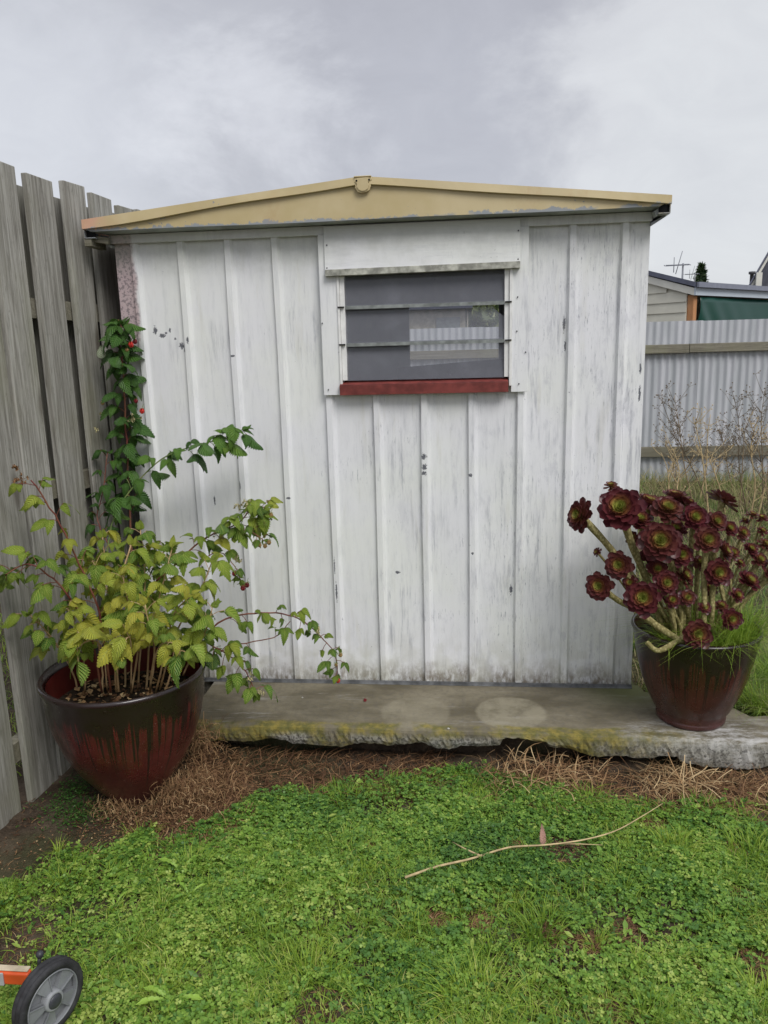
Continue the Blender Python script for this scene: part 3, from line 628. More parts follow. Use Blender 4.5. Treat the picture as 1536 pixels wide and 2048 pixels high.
def antenna(px,py,pb,y,s,lab):
    p=farp(px,py,y); b=farp(px,pb,y); r=empty('tv_antenna',(p[0],y,b[2]-.4),lab,'antenna','television antennas on the roofs')
    mb=MB(); mb.tube([(p[0],y,b[2]-.4),(p[0],y,p[2]+.04)],.028*s); mb.build('mast',ANT,r)
    mb=MB(); mb.tube([(p[0]-.55*s,y-.1,p[2]),(p[0]+.2*s,y+.05,p[2]+.02)],.024*s)
    for i in range(9):
        q=i/8; x=p[0]-.55*s+.75*s*q; l=.12+.12*q; mb.tube([(x,y-.2*s*2*l,p[2]-.0),(x,y+.2*s*2*l,p[2]+.02)],.012*s)
    for dz in (.3,.2,.1,-.1,-.2): 
        mb.tube([(p[0]-.22*s,y-.03,p[2]-.25*s),(p[0]-.05*s,y-.03,p[2]+.42*s)],.012*s); break
    mb.tube([(p[0]-.27*s,y,p[2]-.2*s),(p[0]-.27*s,y,p[2]+.25*s)],.012*s)
    mb.build('aerial',ANT,r)
antenna(1366,531,560,12.5,.62,'tall television antenna left of the cypress tip')
antenna(1390,549,575,16,.45,'small low television antenna just left of the cypress tip')
# cypress
cy=empty('cypress_tree',(0,0,0),'small dark conical cypress showing above the garage gutter','tree')
p=farp(1400,575,24); t=farp(1398,538,24); cy.location=(p[0],24,-.1)
mb=MB(); mb.tube([(p[0],24,-.1),(p[0],24,p[2]),(t[0],24,t[2]-.2)],[.12,.09,.02],8); mb.build('trunk',CANE_T,cy)
def crown(name,parent,cen,hgt,rad,n,size,mat,conic=True,seed=1):
    g=np.random.default_rng(seed); u=g.random(n); a=g.random(n)*6.283; lump=1+.22*np.sin(a*3+u*9)+.15*np.sin(a*7+u*23)
    rr=rad*((1-u)**.7 if conic else np.sqrt(np.clip(1-(2*u-1)**2,0,1)))*lump*g.uniform(.55,1,n)
    P=np.stack([cen[0]+rr*np.cos(a),cen[1]+rr*np.sin(a),cen[2]+u*hgt],1)
    d=g.normal(size=(n,3)); d[:,2]+=.6; d/=np.linalg.norm(d,axis=1)[:,None]; s=np.cross(d,g.normal(size=(n,3))); s/=np.linalg.norm(s,axis=1)[:,None]
    sz=size*g.uniform(.6,1.4,n)[:,None]; V=np.stack([P-s*sz*.35,P+d*sz*.5-s*sz*.1,P+d*sz,P+s*sz*.35],1).reshape(-1,3)
    at=np.zeros((n,4,3)); at[:,:,2]=g.random(n)[:,None]; F=np.arange(n*4).reshape(n,4)
    V=V-origin(parent) if parent is not None else V
    return link(name,npmesh(name,V,[F],at.reshape(-1,3)),mat,parent)
DKG=blade_mat('cypress_foliage',[(0,rgb(.012,.03,.012)),(.6,rgb(.03,.06,.02)),(1,rgb(.06,.09,.03))],.1)
HEDG=blade_mat('hedge_foliage',[(0,rgb(.05,.08,.03)),(.6,rgb(.16,.20,.08)),(1,rgb(.28,.30,.14))],.2)
crown('crown',cy,(p[0],24,.6),t[2]-.5,.62,5000,.14,DKG)
# things glimpsed through the shed windows
q=farp(875,640,8.2); nh=empty('beige_outbuilding',(q[0],8.2,-.1),'beige outbuilding seen faintly through the two shed windows','outbuilding')
xa=farp(812,640,8.2)[0]; xb=farp(931,640,8.2)[0]; mb=MB(); mb.box((xa-1.2,8.2,-.1),(xb,10.5,2.06)); 
for i in range(14): mb.box((xa-1.2+i*.16,8.18,-.1),(xa-1.18+i*.16,8.1995,2.05))
mb.build('wall',simple('beige_cladding',rgb(.40,.37,.29),.7),nh); mb=MB(); mb.box((xa-1.3,8.0,2.065),(xb+.1,10.6,2.12)); mb.build('roof',ROOFG,nh)
mb=MB(); mb.box((xb-.42,8.17,1.3),(xb-.08,8.178,1.95)); mb.build('window',simple('pane_grey',rgb(.2,.22,.22),.2,.5),nh)
hd=empty('garden_tree',(1.85,9.5,-.1),'loose green tree behind the iron fence, seen through the shed','tree')
mb=MB(); mb.tube([(1.85,9.5,-.1),(1.87,9.5,1.2)],[.07,.04],8); mb.build('trunk',CANE_T,hd)
crown('crown',hd,(1.9,9.5,.7),1.45,.75,5200,.16,HEDG,False,3)

# ---------------------------------------------------------------- batched foliage helpers
def batch(tV,tF,tA,P,Y,N,S,tint):
    """place template tV (x across, y along, z up) with axes Y (length) and N (normal)"""
    Y=Y/np.linalg.norm(Y,axis=1)[:,None]; X=np.cross(Y,N); X/=np.linalg.norm(X,axis=1)[:,None]+1e-9; Z=np.cross(X,Y)
    S=np.asarray(S)
    if S.ndim==1: S=S[:,None]*np.ones(3)
    V=P[:,None,:]+tV[None,:,0,None]*(X*S[:,0:1])[:,None,:]+tV[None,:,1,None]*(Y*S[:,1:2])[:,None,:]+tV[None,:,2,None]*(Z*S[:,2:3])[:,None,:]
    n,k=len(P),len(tV); Fs=[(f[None]+np.arange(n)[:,None,None]*k).reshape(-1,f.shape[1]) for f in tF]
    At=np.repeat(tA[None],n,0).copy(); At[:,:,2]=At[:,:,2]+np.asarray(tint)[:,None]
    return V.reshape(-1,3),Fs,At.reshape(-1,3)
def merge(parts):
    V=[];A=[];FF={};b=0
    for v,fs,a in parts:
        V.append(v);A.append(a)
        for f in fs: FF.setdefault(f.shape[1],[]).append(f+b)
        b+=len(v)
    return np.concatenate(V),[np.concatenate(x) for x in FF.values()],np.concatenate(A)
def leaf_template(w=.36,rows=15,droop=.22,fold=.16,teeth=.11,seed=0,twist=0):
    us=[-1,-.55,0,.55,1]; V=[];A=[]; rr=random.Random(seed)
    for i in range(rows):
        v=i/(rows-1); prof=w*(math.sin(math.pi*min(1,v**.72*.98+.01)))**.75*(1-.25*v) if 0<v<1 else .003
        for u in us:
            e=(1+(teeth if i%2 else -teeth)) if abs(u)==1 else 1
            x=u*prof*e; yy=v+( .03*abs(u) if abs(u)==1 and i%2 else 0)
            z=-droop*v*v+fold*abs(x)*1.6-.15*abs(x)*abs(x)*6+.02*math.sin(v*9+u*2+seed)
            V.append((x+twist*v*v*.2,yy*(1-.12*droop*v),z)); A.append((u,v,0))
    F=[(i*5+k,i*5+k+1,(i+1)*5+k+1,(i+1)*5+k) for i in range(rows-1) for k in range(4)]
    return np.array(V),[np.array(F)],np.array(A)
LT=[leaf_template(.35,21,.25,.2,.13,0),leaf_template(.32,21,.6,.4,.13,1,.6),leaf_template(.38,21,.1,-.2,.12,2,-.5),leaf_template(.34,21,.9,.1,.14,3,.3)]
def leaf_mesh(name,leaves,mat,parent):
    """leaves: list of (p,dir,normal,size,tint)"""
    parts=[]
    for k in range(4):
        L=[l for i,l in enumerate(leaves) if i%4==k]
        if not L: continue
        P=np.array([l[0] for l in L]);Y=np.array([l[1] for l in L]);N=np.array([l[2] for l in L]);S=np.array([l[3] for l in L]);T=np.array([l[4] for l in L])
        parts.append(batch(*LT[k],P,Y,N,S,T))
    V,F,A=merge(parts); V=V-origin(parent)
    return link(name,npmesh(name,V,F,A,True),mat,parent)
def unit(v): v=np.array(v,float); return v/(np.linalg.norm(v)+1e-9)
CAMDIR=unit(C0-np.array([.2,-.6,.7]))
# ---------------------------------------------------------------- pots
def pot(name,c,prof,mat,soilz,soilr,lab,tilt=(0,0)):
    r=empty(name,c,lab,'plant pot'); mb=MB(); mb.lathe(c,prof,72,.004)
    n=72; b=len(mb.v); mb.build('glazed_body',mat,r)
    mi=MB(); mi.lathe(c,[(a*.992,z+.0005) for a,z in prof[-3:]],72,.004); mi.build('inner_wall',GLZ_I,r)
    m2=MB(); rings=[(soilr*t,soilz+.012*math.sin(t*9)) for t in (.02,.3,.6,.85,1)]
    m2.lathe(c,rings,40,.01); o=m2.build('soil',DARKSOIL,r); r.rotation_euler=(tilt[0],tilt[1],0); return r
cl=(.198,-.715,-.155)
pl=[(0,.0),(.088,.0),(.095,.010),(.146,.075),(.200,.155),(.240,.235),(.269,.32),(.285,.40),(.292,.478),(.299,.496),(.301,.508),(.294,.517),(.284,.514),(.276,.49),(.266,.40),(.25,.33)]
pot('plant_pot',cl,pl,GLZ_L,.39,.262,'large dark red glazed pot on the ground by the fence')
cr=(2.388,-.285,.001)
pr=[(0,.0),(.128,.0),(.133,.006),(.134,.02),(.128,.027),(.150,.06),(.182,.13),(.207,.21),(.224,.29),(.236,.36),(.240,.378),(.246,.388),(.243,.396),(.234,.397),(.228,.385),(.222,.33)]
pot('plant_pot',cr,pr,GLZ_R,.335,.222,'brown glazed pot with black drips standing on the concrete slab')
# ---------------------------------------------------------------- raspberry
ras=empty('raspberry_plant',(cl[0],cl[1],.23),'leafy raspberry plant with arching canes growing in the large left pot','plant')
def path(pts): # (px,py,Y)
    return smoothpath([aY(*p) for p in pts],5)
def grow(cane,pts,start,n,size,tint,cluster=.5,spread=1.0,both=True):
    """compound leaves along a path"""
    out=[];pet=[]; m=len(pts)
    for i in range(n):
        t=start+(1-start)*(i+rnd.uniform(.2,.8))/n; q=t*(m-1); k=min(int(q),m-2); p=pts[k]+(pts[k+1]-pts[k])*(q-k); tg=unit(pts[k+1]-pts[k])
        ang=i*2.4+rnd.uniform(-.5,.5); side=unit(np.cross(tg,[math.cos(ang),math.sin(ang),.3]))
        d=unit(side+tg*.5+np.array([0,-.15,.25])); L=rnd.uniform(.03,.065)*spread
        e=p+d*L; pet.append([p,p+d*L*.5+np.array([0,0,.004]),e])
        h=unit([d[0],d[1],d[2]*.3-.15]); sz=size*rnd.uniform(.6,1.2); tt=min(1,max(0,tint+rnd.gauss(0,.2)))
        nn=unit(np.array([0,0,1])+.55*CAMDIR+np.array([rnd.gauss(0,.35),rnd.gauss(0,.3),0]))
        out.append((e,unit(h+[0,0,-rnd.uniform(.1,.7)]),nn,sz,tt))
        s=unit(np.cross(h,[0,0,1]))
        for sg in (-1,1):
            if rnd.random()<.12: continue
            out.append((e-d*L*.12,unit(s*sg+h*.35+[0,0,-rnd.uniform(.05,.8)]),unit(nn+s*sg*.3),sz*rnd.uniform(.65,.85),min(1,max(0,tt+rnd.gauss(0,.05)))))
        if rnd.random()<.0: pass
    return out,pet
def cane(pts,r0,r1,mat,n,start,size,tint,lmat=RASP,spread=1.0,tip=True,label=None):
    n=int(round(n*1.7)); size*=rnd.uniform(.92,1.1); P=path(pts); m=len(P); mb=MB(); P2=[p+np.array([rnd.gauss(0,.001)]*3) for p in P]
    mb.tube(P2,[r0+(r1-r0)*i/(m-1) for i in range(m)],6); L,pet=grow(None,P,start,n,size,tint,spread=spread)
    if tip:
        d=unit(P[-1]-P[-3]); 
        for k in range(3): L.append((P[-1],unit(d+np.array([rnd.gauss(0,.5),rnd.gauss(0,.5),rnd.gauss(0,.3)])),unit([0,-.5,1]),size*.55,min(1,tint+.1)))
    for q in pet: mb.tube(q,.0013,4,False)
    c=mb.build('cane',mat,ras)
    if label: c['label']=label
    if L: leaf_mesh('leaves',L,lmat,c)
    return P
# arching reddish cane to upper left with withered tip
c1=cane([(222,1385,-.68),(208,1290,-.68),(196,1215,-.68),(160,1130,-.7),(110,1030,-.74),(62,960,-.78)],.005,.0028,CANE_R,9,.35,.072,.62,spread=1.1,tip=False,label='arching red cane with a withered tip')
c2=cane([(205,1385,-.72),(180,1270,-.76),(140,1195,-.8),(98,1150,-.84),(55,1128,-.88),(10,1150,-.92)],.0045,.002,CANE_R,9,.3,.070,.38)
cane([(155,1375,-.74),(128,1310,-.76),(95,1265,-.8),(60,1230,-.86)],.004,.002,CANE_T,7,.35,.066,.45)
cane([(238,1390,-.66),(232,1290,-.62),(238,1180,-.58),(262,1090,-.52)],.005,.003,CANE_T,10,.35,.075,.7)
cane([(250,1385,-.60),(246,1270,-.6),(215,1180,-.62),(185,1120,-.62)],.0045,.002,CANE_T,9,.35,.072,.75)
cane([(262,1388,-.68),(275,1290,-.7),(258,1210,-.74),(245,1150,-.78)],.0045,.002,CANE_T,9,.3,.076,.85)
cane([(292,1385,-.62),(300,1280,-.6),(322,1180,-.56),(345,1095,-.5)],.0045,.002,CANE_T,10,.3,.078,.68)
cane([(312,1385,-.66),(333,1290,-.68),(350,1225,-.72),(385,1190,-.74)],.004,.002,CANE_T,9,.3,.076,.8)
cane([(300,1385,-.72),(308,1300,-.8),(300,1255,-.84),(290,1210,-.86)],.004,.002,CANE_T,7,.35,.074,.86)
cane([(170,1385,-.7),(165,1300,-.74),(150,1250,-.8),(135,1215,-.84)],.004,.002,CANE_T,8,.3,.068,.7)
cane([(365,1352,-.64),(385,1310,-.66),(410,1265,-.7),(425,1215,-.7)],.004,.002,CANE_T,7,.25,.078,.5)
cane([(345,1370,-.6),(362,1300,-.58),(395,1280,-.56),(440,1300,-.56),(485,1335,-.56),(512,1385,-.56)],.004,.0018,CANE_R,9,.3,.068,.36)
# fruiting canes to the right
cane([(275,1270,-.55),(300,1180,-.5),(350,1130,-.46),(398,1085,-.44),(440,1062,-.42),(478,1045,-.4),(508,1012,-.38),(528,1015,-.38)],.0045,.002,CANE_R,14,.3,.066,.52,spread=.8)
cane([(430,1068,-.42),(470,1055,-.42),(500,1062,-.42),(528,1080,-.42)],.0025,.0015,CANE_R,4,.2,.055,.45,spread=.7)
cane([(400,1120,-.44),(440,1105,-.42),(468,1130,-.42),(482,1160,-.42)],.0022,.0014,CANE_R,3,.1,.06,.45,spread=.6)
cane([(385,1330,-.55),(420,1262,-.52),(460,1235,-.5),(520,1226,-.48),(570,1228,-.46),(610,1245,-.45),(648,1280,-.44),(670,1310,-.44),(676,1350,-.44)],.004,.0014,CANE_R,13,.22,.048,.42,spread=.7)
cane([(395,1340,-.52),(430,1310,-.5),(480,1288,-.48),(548,1275,-.46),(580,1243,-.45)],.003,.0016,CANE_R,3,.15,.05,.4,spread=.6,tip=False,label='thin bare dark cane')
# green cane sweeping right across the wall
cane([(225,1290,-.45),(215,1120,-.38),(228,1035,-.33),(270,970,-.29),(325,917,-.26),(385,893,-.24),(440,878,-.22),(484,860,-.21)],.004,.0018,CANE_G,11,.28,.074,.32,RASPD,spread=.75,label='pale green cane sweeping right across the wall')
# tall cane up the shed corner
cane([(262,1330,-.40),(266,1200,-.22),(262,1080,-.14),(256,960,-.11),(252,860,-.10),(248,760,-.10),(240,690,-.10),(243,650,-.10)],.0055,.003,CANE_R,27,.34,.084,.10,RASPD,spread=.85,label='tall dark cane climbing the shed corner')
cane([(275,1330,-.42),(285,1230,-.32),(300,1150,-.28),(330,1100,-.26)],.004,.002,CANE_R,7,.3,.07,.4,spread=.8)
cane([(222,1100,-.3),(195,1040,-.24),(205,985,-.2),(215,905,-.16)],.003,.0018,CANE_R,7,.15,.06,.12,RASPD,spread=.8)
cane([(232,1385,-.66),(228,1250,-.6),(212,1140,-.56),(205,1075,-.54)],.004,.002,CANE_T,8,.45,.07,.6)
cane([(275,1385,-.62),(285,1240,-.56),(290,1140,-.5),(280,1060,-.46)],.004,.002,CANE_T,9,.4,.07,.55)
cane([(320,1380,-.64),(350,1270,-.62),(400,1180,-.6),(425,1120,-.58)],.004,.002,CANE_T,8,.4,.07,.6)
cane([(215,1385,-.74),(205,1300,-.82),(180,1280,-.88),(150,1300,-.92)],.003,.0018,CANE_T,4,.5,.075,.8)
cane([(300,1380,-.74),(315,1300,-.84),(345,1285,-.90),(375,1310,-.94)],.003,.0018,CANE_T,4,.5,.08,.65)
cane([(262,1380,-.74),(262,1290,-.86),(255,1275,-.90),(250,1290,-.94)],.003,.0018,CANE_T,3,.5,.08,.85)
for b0,b1 in ((205,196),(328,350)):
    cane([(b0,1390,-.70),((b0+b1)/2+4,1340,-.70),(b1,1280,-.70)],.0045,.003,CANE_T,1,.8,.05,.8,tip=False)
# berries
def berry(px,py,Y,r,mat,cal=CALG):
    c=aY(px,py,Y); mb=MB(); k=0
    for i in range(5):
        ph=math.pi*(.12+.19*i); m=max(3,int(7*math.sin(ph)))
        for j in range(m):
            q=2*math.pi*(j+.5*(i%2))/m; mb.ball(c+np.array([math.sin(ph)*math.cos(q),math.sin(ph)*math.sin(q),-math.cos(ph)*1.15])*r*.7,r*.36,5,4)
    o=mb.build('berry',mat,ras); cb=MB()
    for j in range(5):
        q=j*1.2566; d=np.array([math.cos(q),math.sin(q),.2]); s=np.array([-math.sin(q),math.cos(q),0]); b=c+np.array([0,0,r*.8])
        cb.add([b,b+d*r*.8+s*r*.35,b+d*r*1.6,b+d*r*.8-s*r*.35],[(0,1,2,3)])
    cb.tube([c+np.array([0,0,r*.8]),c+np.array([.004,.01,r*2.6])],.001,4)
    cb.build('calyx',cal,o)
for p in ((262,689,-.13,.0115,BERRYB),(270,683,-.12,.010,BERRY),(284,822,-.13,.011,BERRYB),(272,802,-.12,.009,BERRY),
          (469,1147,-.43,.0105,BERRY),(481,1150,-.43,.0105,BERRY),(486,1176,-.43,.0105,BERRY),(494,1170,-.42,.010,BERRY),
          (519,1090,-.43,.0085,BERRYU),(530,1092,-.43,.0085,BERRYU),(538,1085,-.43,.009,BERRYU),(542,1030,-.39,.009,BERRYU),(254,700,-.13,.008,BERRYU),(205,806,-.12,.008,BERRYU),
          (676,1361,-.45,.0095,BERRYB),(681,1310,-.45,.0085,BERRYU),(672,1330,-.45,.007,BERRYU)): berry(*p)
def flowers(px,py,Y,n,s,mat=CALYX):
    c=aY(px,py,Y); mb=MB()
    for i in range(n):
        b=c+np.array([rnd.gauss(0,s),rnd.gauss(0,s*.7),rnd.gauss(0,s*.6)]); mb.tube([c,b],.0008,3,False); mb.ball(b,.004,6,4)
        for j in range(6):
            d=unit([rnd.gauss(0,1),rnd.gauss(0,1)-.5,rnd.gauss(0,1)]); e=unit(np.cross(d,[0,0,1.1])); mb.add([b,b+d*.006+e*.0025,b+d*.012,b+d*.006-e*.0025],[(0,1,2,3)])
    mb.build('flower_cluster',mat,ras)
for p in ((262,838,-.13,8,.014),(480,1010,-.40,8,.014),(492,1003,-.4,5,.012),(475,1120,-.42,6,.013),(635,1262,-.46,7,.009),(520,1384,-.57,8,.010),(205,830,-.12,4,.009),(190,862,-.14,3,.006),(505,1355,-.57,5,.009),(440,1075,-.43,5,.016)): flowers(*p)
WITH=simple('withered_bract',rgb(.24,.13,.06),.8,.2,.6,60,.4)
flowers(42,960,-.78,12,.015,WITH); flowers(30,935,-.78,5,.008,WITH)
# pale underside leaf and small curled one by the corner
lm=leaf_mat('pale_leaf_underside',[(0,rgb(.36,.42,.28)),(1,rgb(.5,.54,.4))],rgb(.3,.36,.2),.2)
o=leaf_mesh('pale_leaf',[(aY(203,718,-.13),unit([0,0,1]),unit([0,-1,.2]),np.array(.06),.3)],lm,ras); o['label']='single pale upturned leaf near the shed corner'
# soil litter in pot
def chips(name,cen,n,rad,size,mat,parent,seed,zj=.01):
    g=np.random.default_rng(seed); a=g.random(n)*6.283; r=rad*np.sqrt(g.random(n)); P=np.stack([cen[0]+r*np.cos(a),cen[1]+r*np.sin(a),cen[2]+g.random(n)*zj],1)
    tV=np.array([(-.4,0,0),(.4,.05,0),(.3,1,.1),(-.3,.9,.05)]); Y=g.normal(size=(n,3)); Y[:,2]*=.3; N=g.normal(size=(n,3))*.5+np.array([0,0,1])
    V,F,A=batch(tV,[np.array([[0,1,2,3]])],np.zeros((4,3)),P,Y,N,size*g.uniform(.4,1.5,n),g.random(n)); return link(name,npmesh(name,V-origin(parent),F,A),mat,parent)
pots=[o for o in COL.objects if o.name.startswith('plant_pot')]
o=chips('leaf_litter',(cl[0],cl[1],.241),420,.245,.016,STRAW,pots[0],5); o['kind']='stuff'

# ---------------------------------------------------------------- succulent
suc=empty('succulent_plant',(cr[0],cr[1],.33),'branching tree succulent with maroon rosettes in the right pot','plant')
def rosette_mesh(name,n,tight,seed):
    g=np.random.default_rng(seed); parts=[]
    rows=[0,.25,.5,.72,.88,1]; hw=[.08,.13,.22,.29,.25,.04]; V=[];A=[]
    for v,w in zip(rows,hw):
        for u in (-1,0,1): V.append((u*w,v,-.08*v*v+.09*abs(u)+.10*v**3)); A.append((u,v,0))
    F=[(i*3+k,i*3+k+1,(i+1)*3+k+1,(i+1)*3+k) for i in range(5) for k in range(2)]
    V=np.array(V);A=np.array(A);F=[np.array(F)]
    P=[];Y=[];N=[];S=[];T=[]
    for i in range(n):
        q=(i+.5)/n; a=i*2.39996; el=math.radians(74-30*(q/.4) if q<.4 else 52-62*tight*((q-.4)/.6)**1.1)
        d=np.array([math.cos(a)*math.cos(el),math.sin(a)*math.cos(el),math.sin(el)]); d=d+g.normal(0,.05,3)
        nn=np.array([-math.cos(a)*math.sin(el),-math.sin(a)*math.sin(el),math.cos(el)])
        P.append(np.array([math.cos(a)*.10*q,math.sin(a)*.10*q,.02-.16*q])); Y.append(d);N.append(nn); S.append((.26+.80*q**.8)*g.uniform(.92,1.06)); T.append(q*.66)
    Vv,Ff,Aa=batch(V,F,A,np.array(P),np.array(Y),np.array(N),np.array(S),np.array(T)); me=npmesh(name,Vv,Ff,Aa,True); me.materials.append(ROS); return me
ROSM=[rosette_mesh('rosette',64,1.0,1),rosette_mesh('rosette',54,.86,2),rosette_mesh('rosette',42,1.1,3)]
from mathutils import Vector, Matrix
# (px,py,radius px, Y, facing (right,toward,up), base offset)
RS=[(1240,1017,42,-.42,(-.2,.75,.6)),(1160,1030,30,-.42,(-.85,.45,.25)),(1222,972,14,-.30,(-.1,.3,1)),(1297,1008,31,-.24,(.3,.2,1)),(1335,1018,30,-.36,(.1,.6,.75)),
(1350,995,26,-.22,(.1,.1,1)),(1372,1008,24,-.24,(.4,.1,.9)),(1390,1035,25,-.38,(.1,.8,.5)),(1446,1000,29,-.26,(.55,-.1,.8)),(1433,1043,20,-.36,(.25,.8,.5)),(1459,1057,16,-.34,(.3,.7,.6)),(1486,1066,15,-.3,(.3,.7,.6)),
(1490,1042,10,-.2,(.1,.2,1)),(1524,1036,12,-.2,(0,.3,1)),(1320,1083,38,-.46,(-.05,.85,.45)),(1415,1080,26,-.44,(.1,.85,.4)),(1448,1102,22,-.38,(.7,.5,.5)),(1363,1110,22,-.44,(.1,.85,.4)),(1237,1130,26,-.46,(-.25,.9,.3)),
(1194,1104,9,-.40,(-.9,.3,.3)),(1315,1138,19,-.44,(0,.8,.5)),(1333,1166,23,-.5,(.1,.9,.4)),(1368,1152,22,-.42,(.6,.5,.5)),(1436,1145,26,-.46,(.2,.9,.3)),(1198,1172,26,-.46,(-.35,.9,.3)),(1285,1197,33,-.53,(-.1,.9,.45)),
(1395,1268,27,-.58,(.1,.95,.35)),(1463,1238,20,-.50,(.2,.9,.3)),(1498,1162,22,-.34,(.4,.5,.7)),(1443,1212,14,-.42,(.2,.5,.8)),(1502,1098,14,-.28,(.3,.6,.7)),(1530,1088,14,-.24,(.4,.5,.7)),(1480,1126,11,-.3,(.3,.5,.7)),
(1525,1062,11,-.22,(.3,.5,.8)),(1350,1060,22,-.32,(.1,.5,.8)),(1280,1040,24,-.36,(.1,.5,.8)),(1265,1075,14,-.36,(-.2,.6,.7)),(1400,1125,16,-.38,(.2,.6,.7)),(1420,1175,15,-.36,(.2,.6,.6)),(1345,1200,16,-.48,(0,.8,.5)),(1300,1110,18,-.38,(-.2,.6,.6)),(1465,1105,15,-.3,(.3,.6,.6)),(1375,1195,17,-.46,(.1,.8,.4)),(1520,1120,17,-.3,(.3,.6,.6)),(1505,1030,13,-.2,(.3,.2,.9)),(1545,1150,18,-.34,(.4,.6,.6)),(1400,1060,16,-.3,(.1,.5,.8)),(1260,1165,14,-.44,(-.3,.8,.4)),(1475,1190,15,-.4,(.4,.7,.5)),(1410,1215,13,-.46,(.2,.8,.5)),(1555,1120,24,-.3,(.5,.5,.6)),(1560,1060,20,-.2,(.5,.2,.8))]
for i,(px,py,rp,Y_,fc) in enumerate(RS):
    c=aY(px,py,Y_+.05); dist=(c-C0)@fw; R_=rp*dist/F_*1.02
    z=Vector(fc[0]*rt+fc[1]*np.array([-.1,-1,.0])+np.array([0,0,fc[2]])).normalized()
    q=z.to_track_quat('Z','Y').to_matrix()@Matrix.Rotation(rnd.uniform(0,6.28),3,'Z')
    me=ROSM[0 if rp>27 else (1 if rp>17 else 2)] if i%5 else ROSM[1]
    o=bpy.data.objects.new('rosette',me); COL.objects.link(o); o.parent=suc
    o.matrix_local=Matrix.Translation(Vector(c-origin(suc)))@(q.to_4x4()@Matrix.Scale(R_*1.06,4))
    # stem from the pot
    a=math.atan2(c[1]-cr[1],c[0]-cr[0]); rr=rnd.uniform(.02,.15)
    base=np.array([cr[0]+math.cos(a)*rr,cr[1]+math.sin(a)*rr,.335]); zz=np.array(z)
    rs=max(.0045,min(.0145,R_*.215)); e=c-zz*R_*.05
    if py>1240: base=np.array([c[0]-.17,c[1]+.04,.40]); mid=[base+np.array([.04,-.03,-.02]),c-zz*.05+np.array([-.03,0,-.01])]
    elif 1180<py<1210 and px<1300: base=np.array([cr[0]-.05,cr[1]-.12,.39]); mid=[base+np.array([-.05,-.04,0]),c-zz*.06+np.array([.0,0,-.05])]
    elif rp<16: base=np.array([cr[0]+(c[0]-cr[0])*.7,cr[1]+(c[1]-cr[1])*.6,c[2]-.16]); rs=.0045; mid=[base*.4+c*.6-zz*.03+np.array([0,0,-.02])]
    else: mid=[base*.66+c*.34+np.array([0,0,.03-.0*rr]),base*.25+c*.75-zz*R_*.5]
    P=smoothpath([base]+mid+[e],5); mb=MB(); n_=len(P)
    mb.tube(P,[rs*(.8+.35*k/(n_-1)+.06*math.sin(k*2.1)) for k in range(n_)],9); mb.build('stem',STEM,suc)
for k in range(4):  # gnarled old trunks lying at the pot mouth
    a0=np.array([cr[0]-.12+.03*k,cr[1]-.16+.02*k,.37+.012*k]); P=smoothpath([a0,a0+np.array([.05,-.01,.03]),a0+np.array([.10,.02+.02*k,-.005]),a0+np.array([.15,.05,-.03])],5)
    mb=MB(); mb.tube(P,[.014-.002*k+.002*math.sin(j*2) for j in range(len(P))],8); mb.build('old_branch',STEM,suc)
# ---------------------------------------------------------------- grass helpers
def blades(P,h,w,lean,tint,g,K=4,curl=1.0,az=None):
    n=len(P); a=g.random(n)*6.283 if az is None else az; dx=np.stack([np.cos(a),np.sin(a),np.zeros(n)],1)
    sd=np.stack([-np.sin(a),np.cos(a),np.zeros(n)],1); rot=g.normal(0,.6,n)[:,None]; sd=sd*np.cos(rot)+dx*np.sin(rot)
    V=[];A=[]
    for k in range(K):
        t=k/(K-1); o=dx*(lean*h*t**(1+.8*curl))[:,None]; z=h*(t-.45*np.clip(lean,0,1.6)*t**2.4)
        c=P+o; c[:,2]+=z; ww=(w*(1-t**1.8)*.5+.0001)[:,None]
        V+=[c-sd*ww,c+sd*ww]; A+=[np.stack([np.full(n,-1.),np.full(n,t),tint],1),np.stack([np.full(n,1.),np.full(n,t),tint],1)]
    V=np.stack(V,1).reshape(-1,3); A=np.stack(A,1).reshape(-1,3); b=np.arange(n)[:,None]*2*K
    F=np.concatenate([b+np.array([[2*k,2*k+1,2*k+3,2*k+2]]) for k in range(K-1)]); return V,[F],A
def strands(P,L,w,g,tint,K=6,rise=.35,curv=1.2):
    n=len(P); a=g.random(n)*6.283; da=g.normal(0,curv,n)/K; el=np.abs(g.normal(0,rise,n)); V=[];A=[]; c=P.copy()
    for k in range(K):
        d=np.stack([np.cos(a)*np.cos(el),np.sin(a)*np.cos(el),np.sin(el)],1); s=np.stack([-np.sin(a),np.cos(a),np.full(n,.3)],1)*(w*.5)[:,None]
        V+=[c-s,c+s]; A+=[np.stack([np.full(n,-1.),np.full(n,k/K),tint],1)]*2
        c=c+d*(L/K)[:,None]; a=a+da; el=el-rise*2.2/K
    V=np.stack(V,1); low=gh(V[...,0],V[...,1])+.002; low=np.where((V[...,1]>-.47)&(V[...,0]>.36),np.minimum(low,V[...,2]),low); V[...,2]=np.maximum(V[...,2],np.minimum(low,P[:,2][:,None]+.01)); V=V.reshape(-1,3)
    A=np.stack(A,1).reshape(-1,3); b=np.arange(n)[:,None]*2*K
    F=np.concatenate([b+np.array([[2*k,2*k+1,2*k+3,2*k+2]]) for k in range(K-1)]); return V,[F],A
EX=[-3,-.6,-.024,.119,.296,.529,.676,.757,1.013,1.409,1.604,1.786,1.963,2.222,2.562,3.2,5]; EY=[-1.2,-1.3,-1.263,-1.117,-1.039,-.939,-.809,-.690,-.575,-.530,-.572,-.655,-.69,-.72,-.669,-.66,-.66]
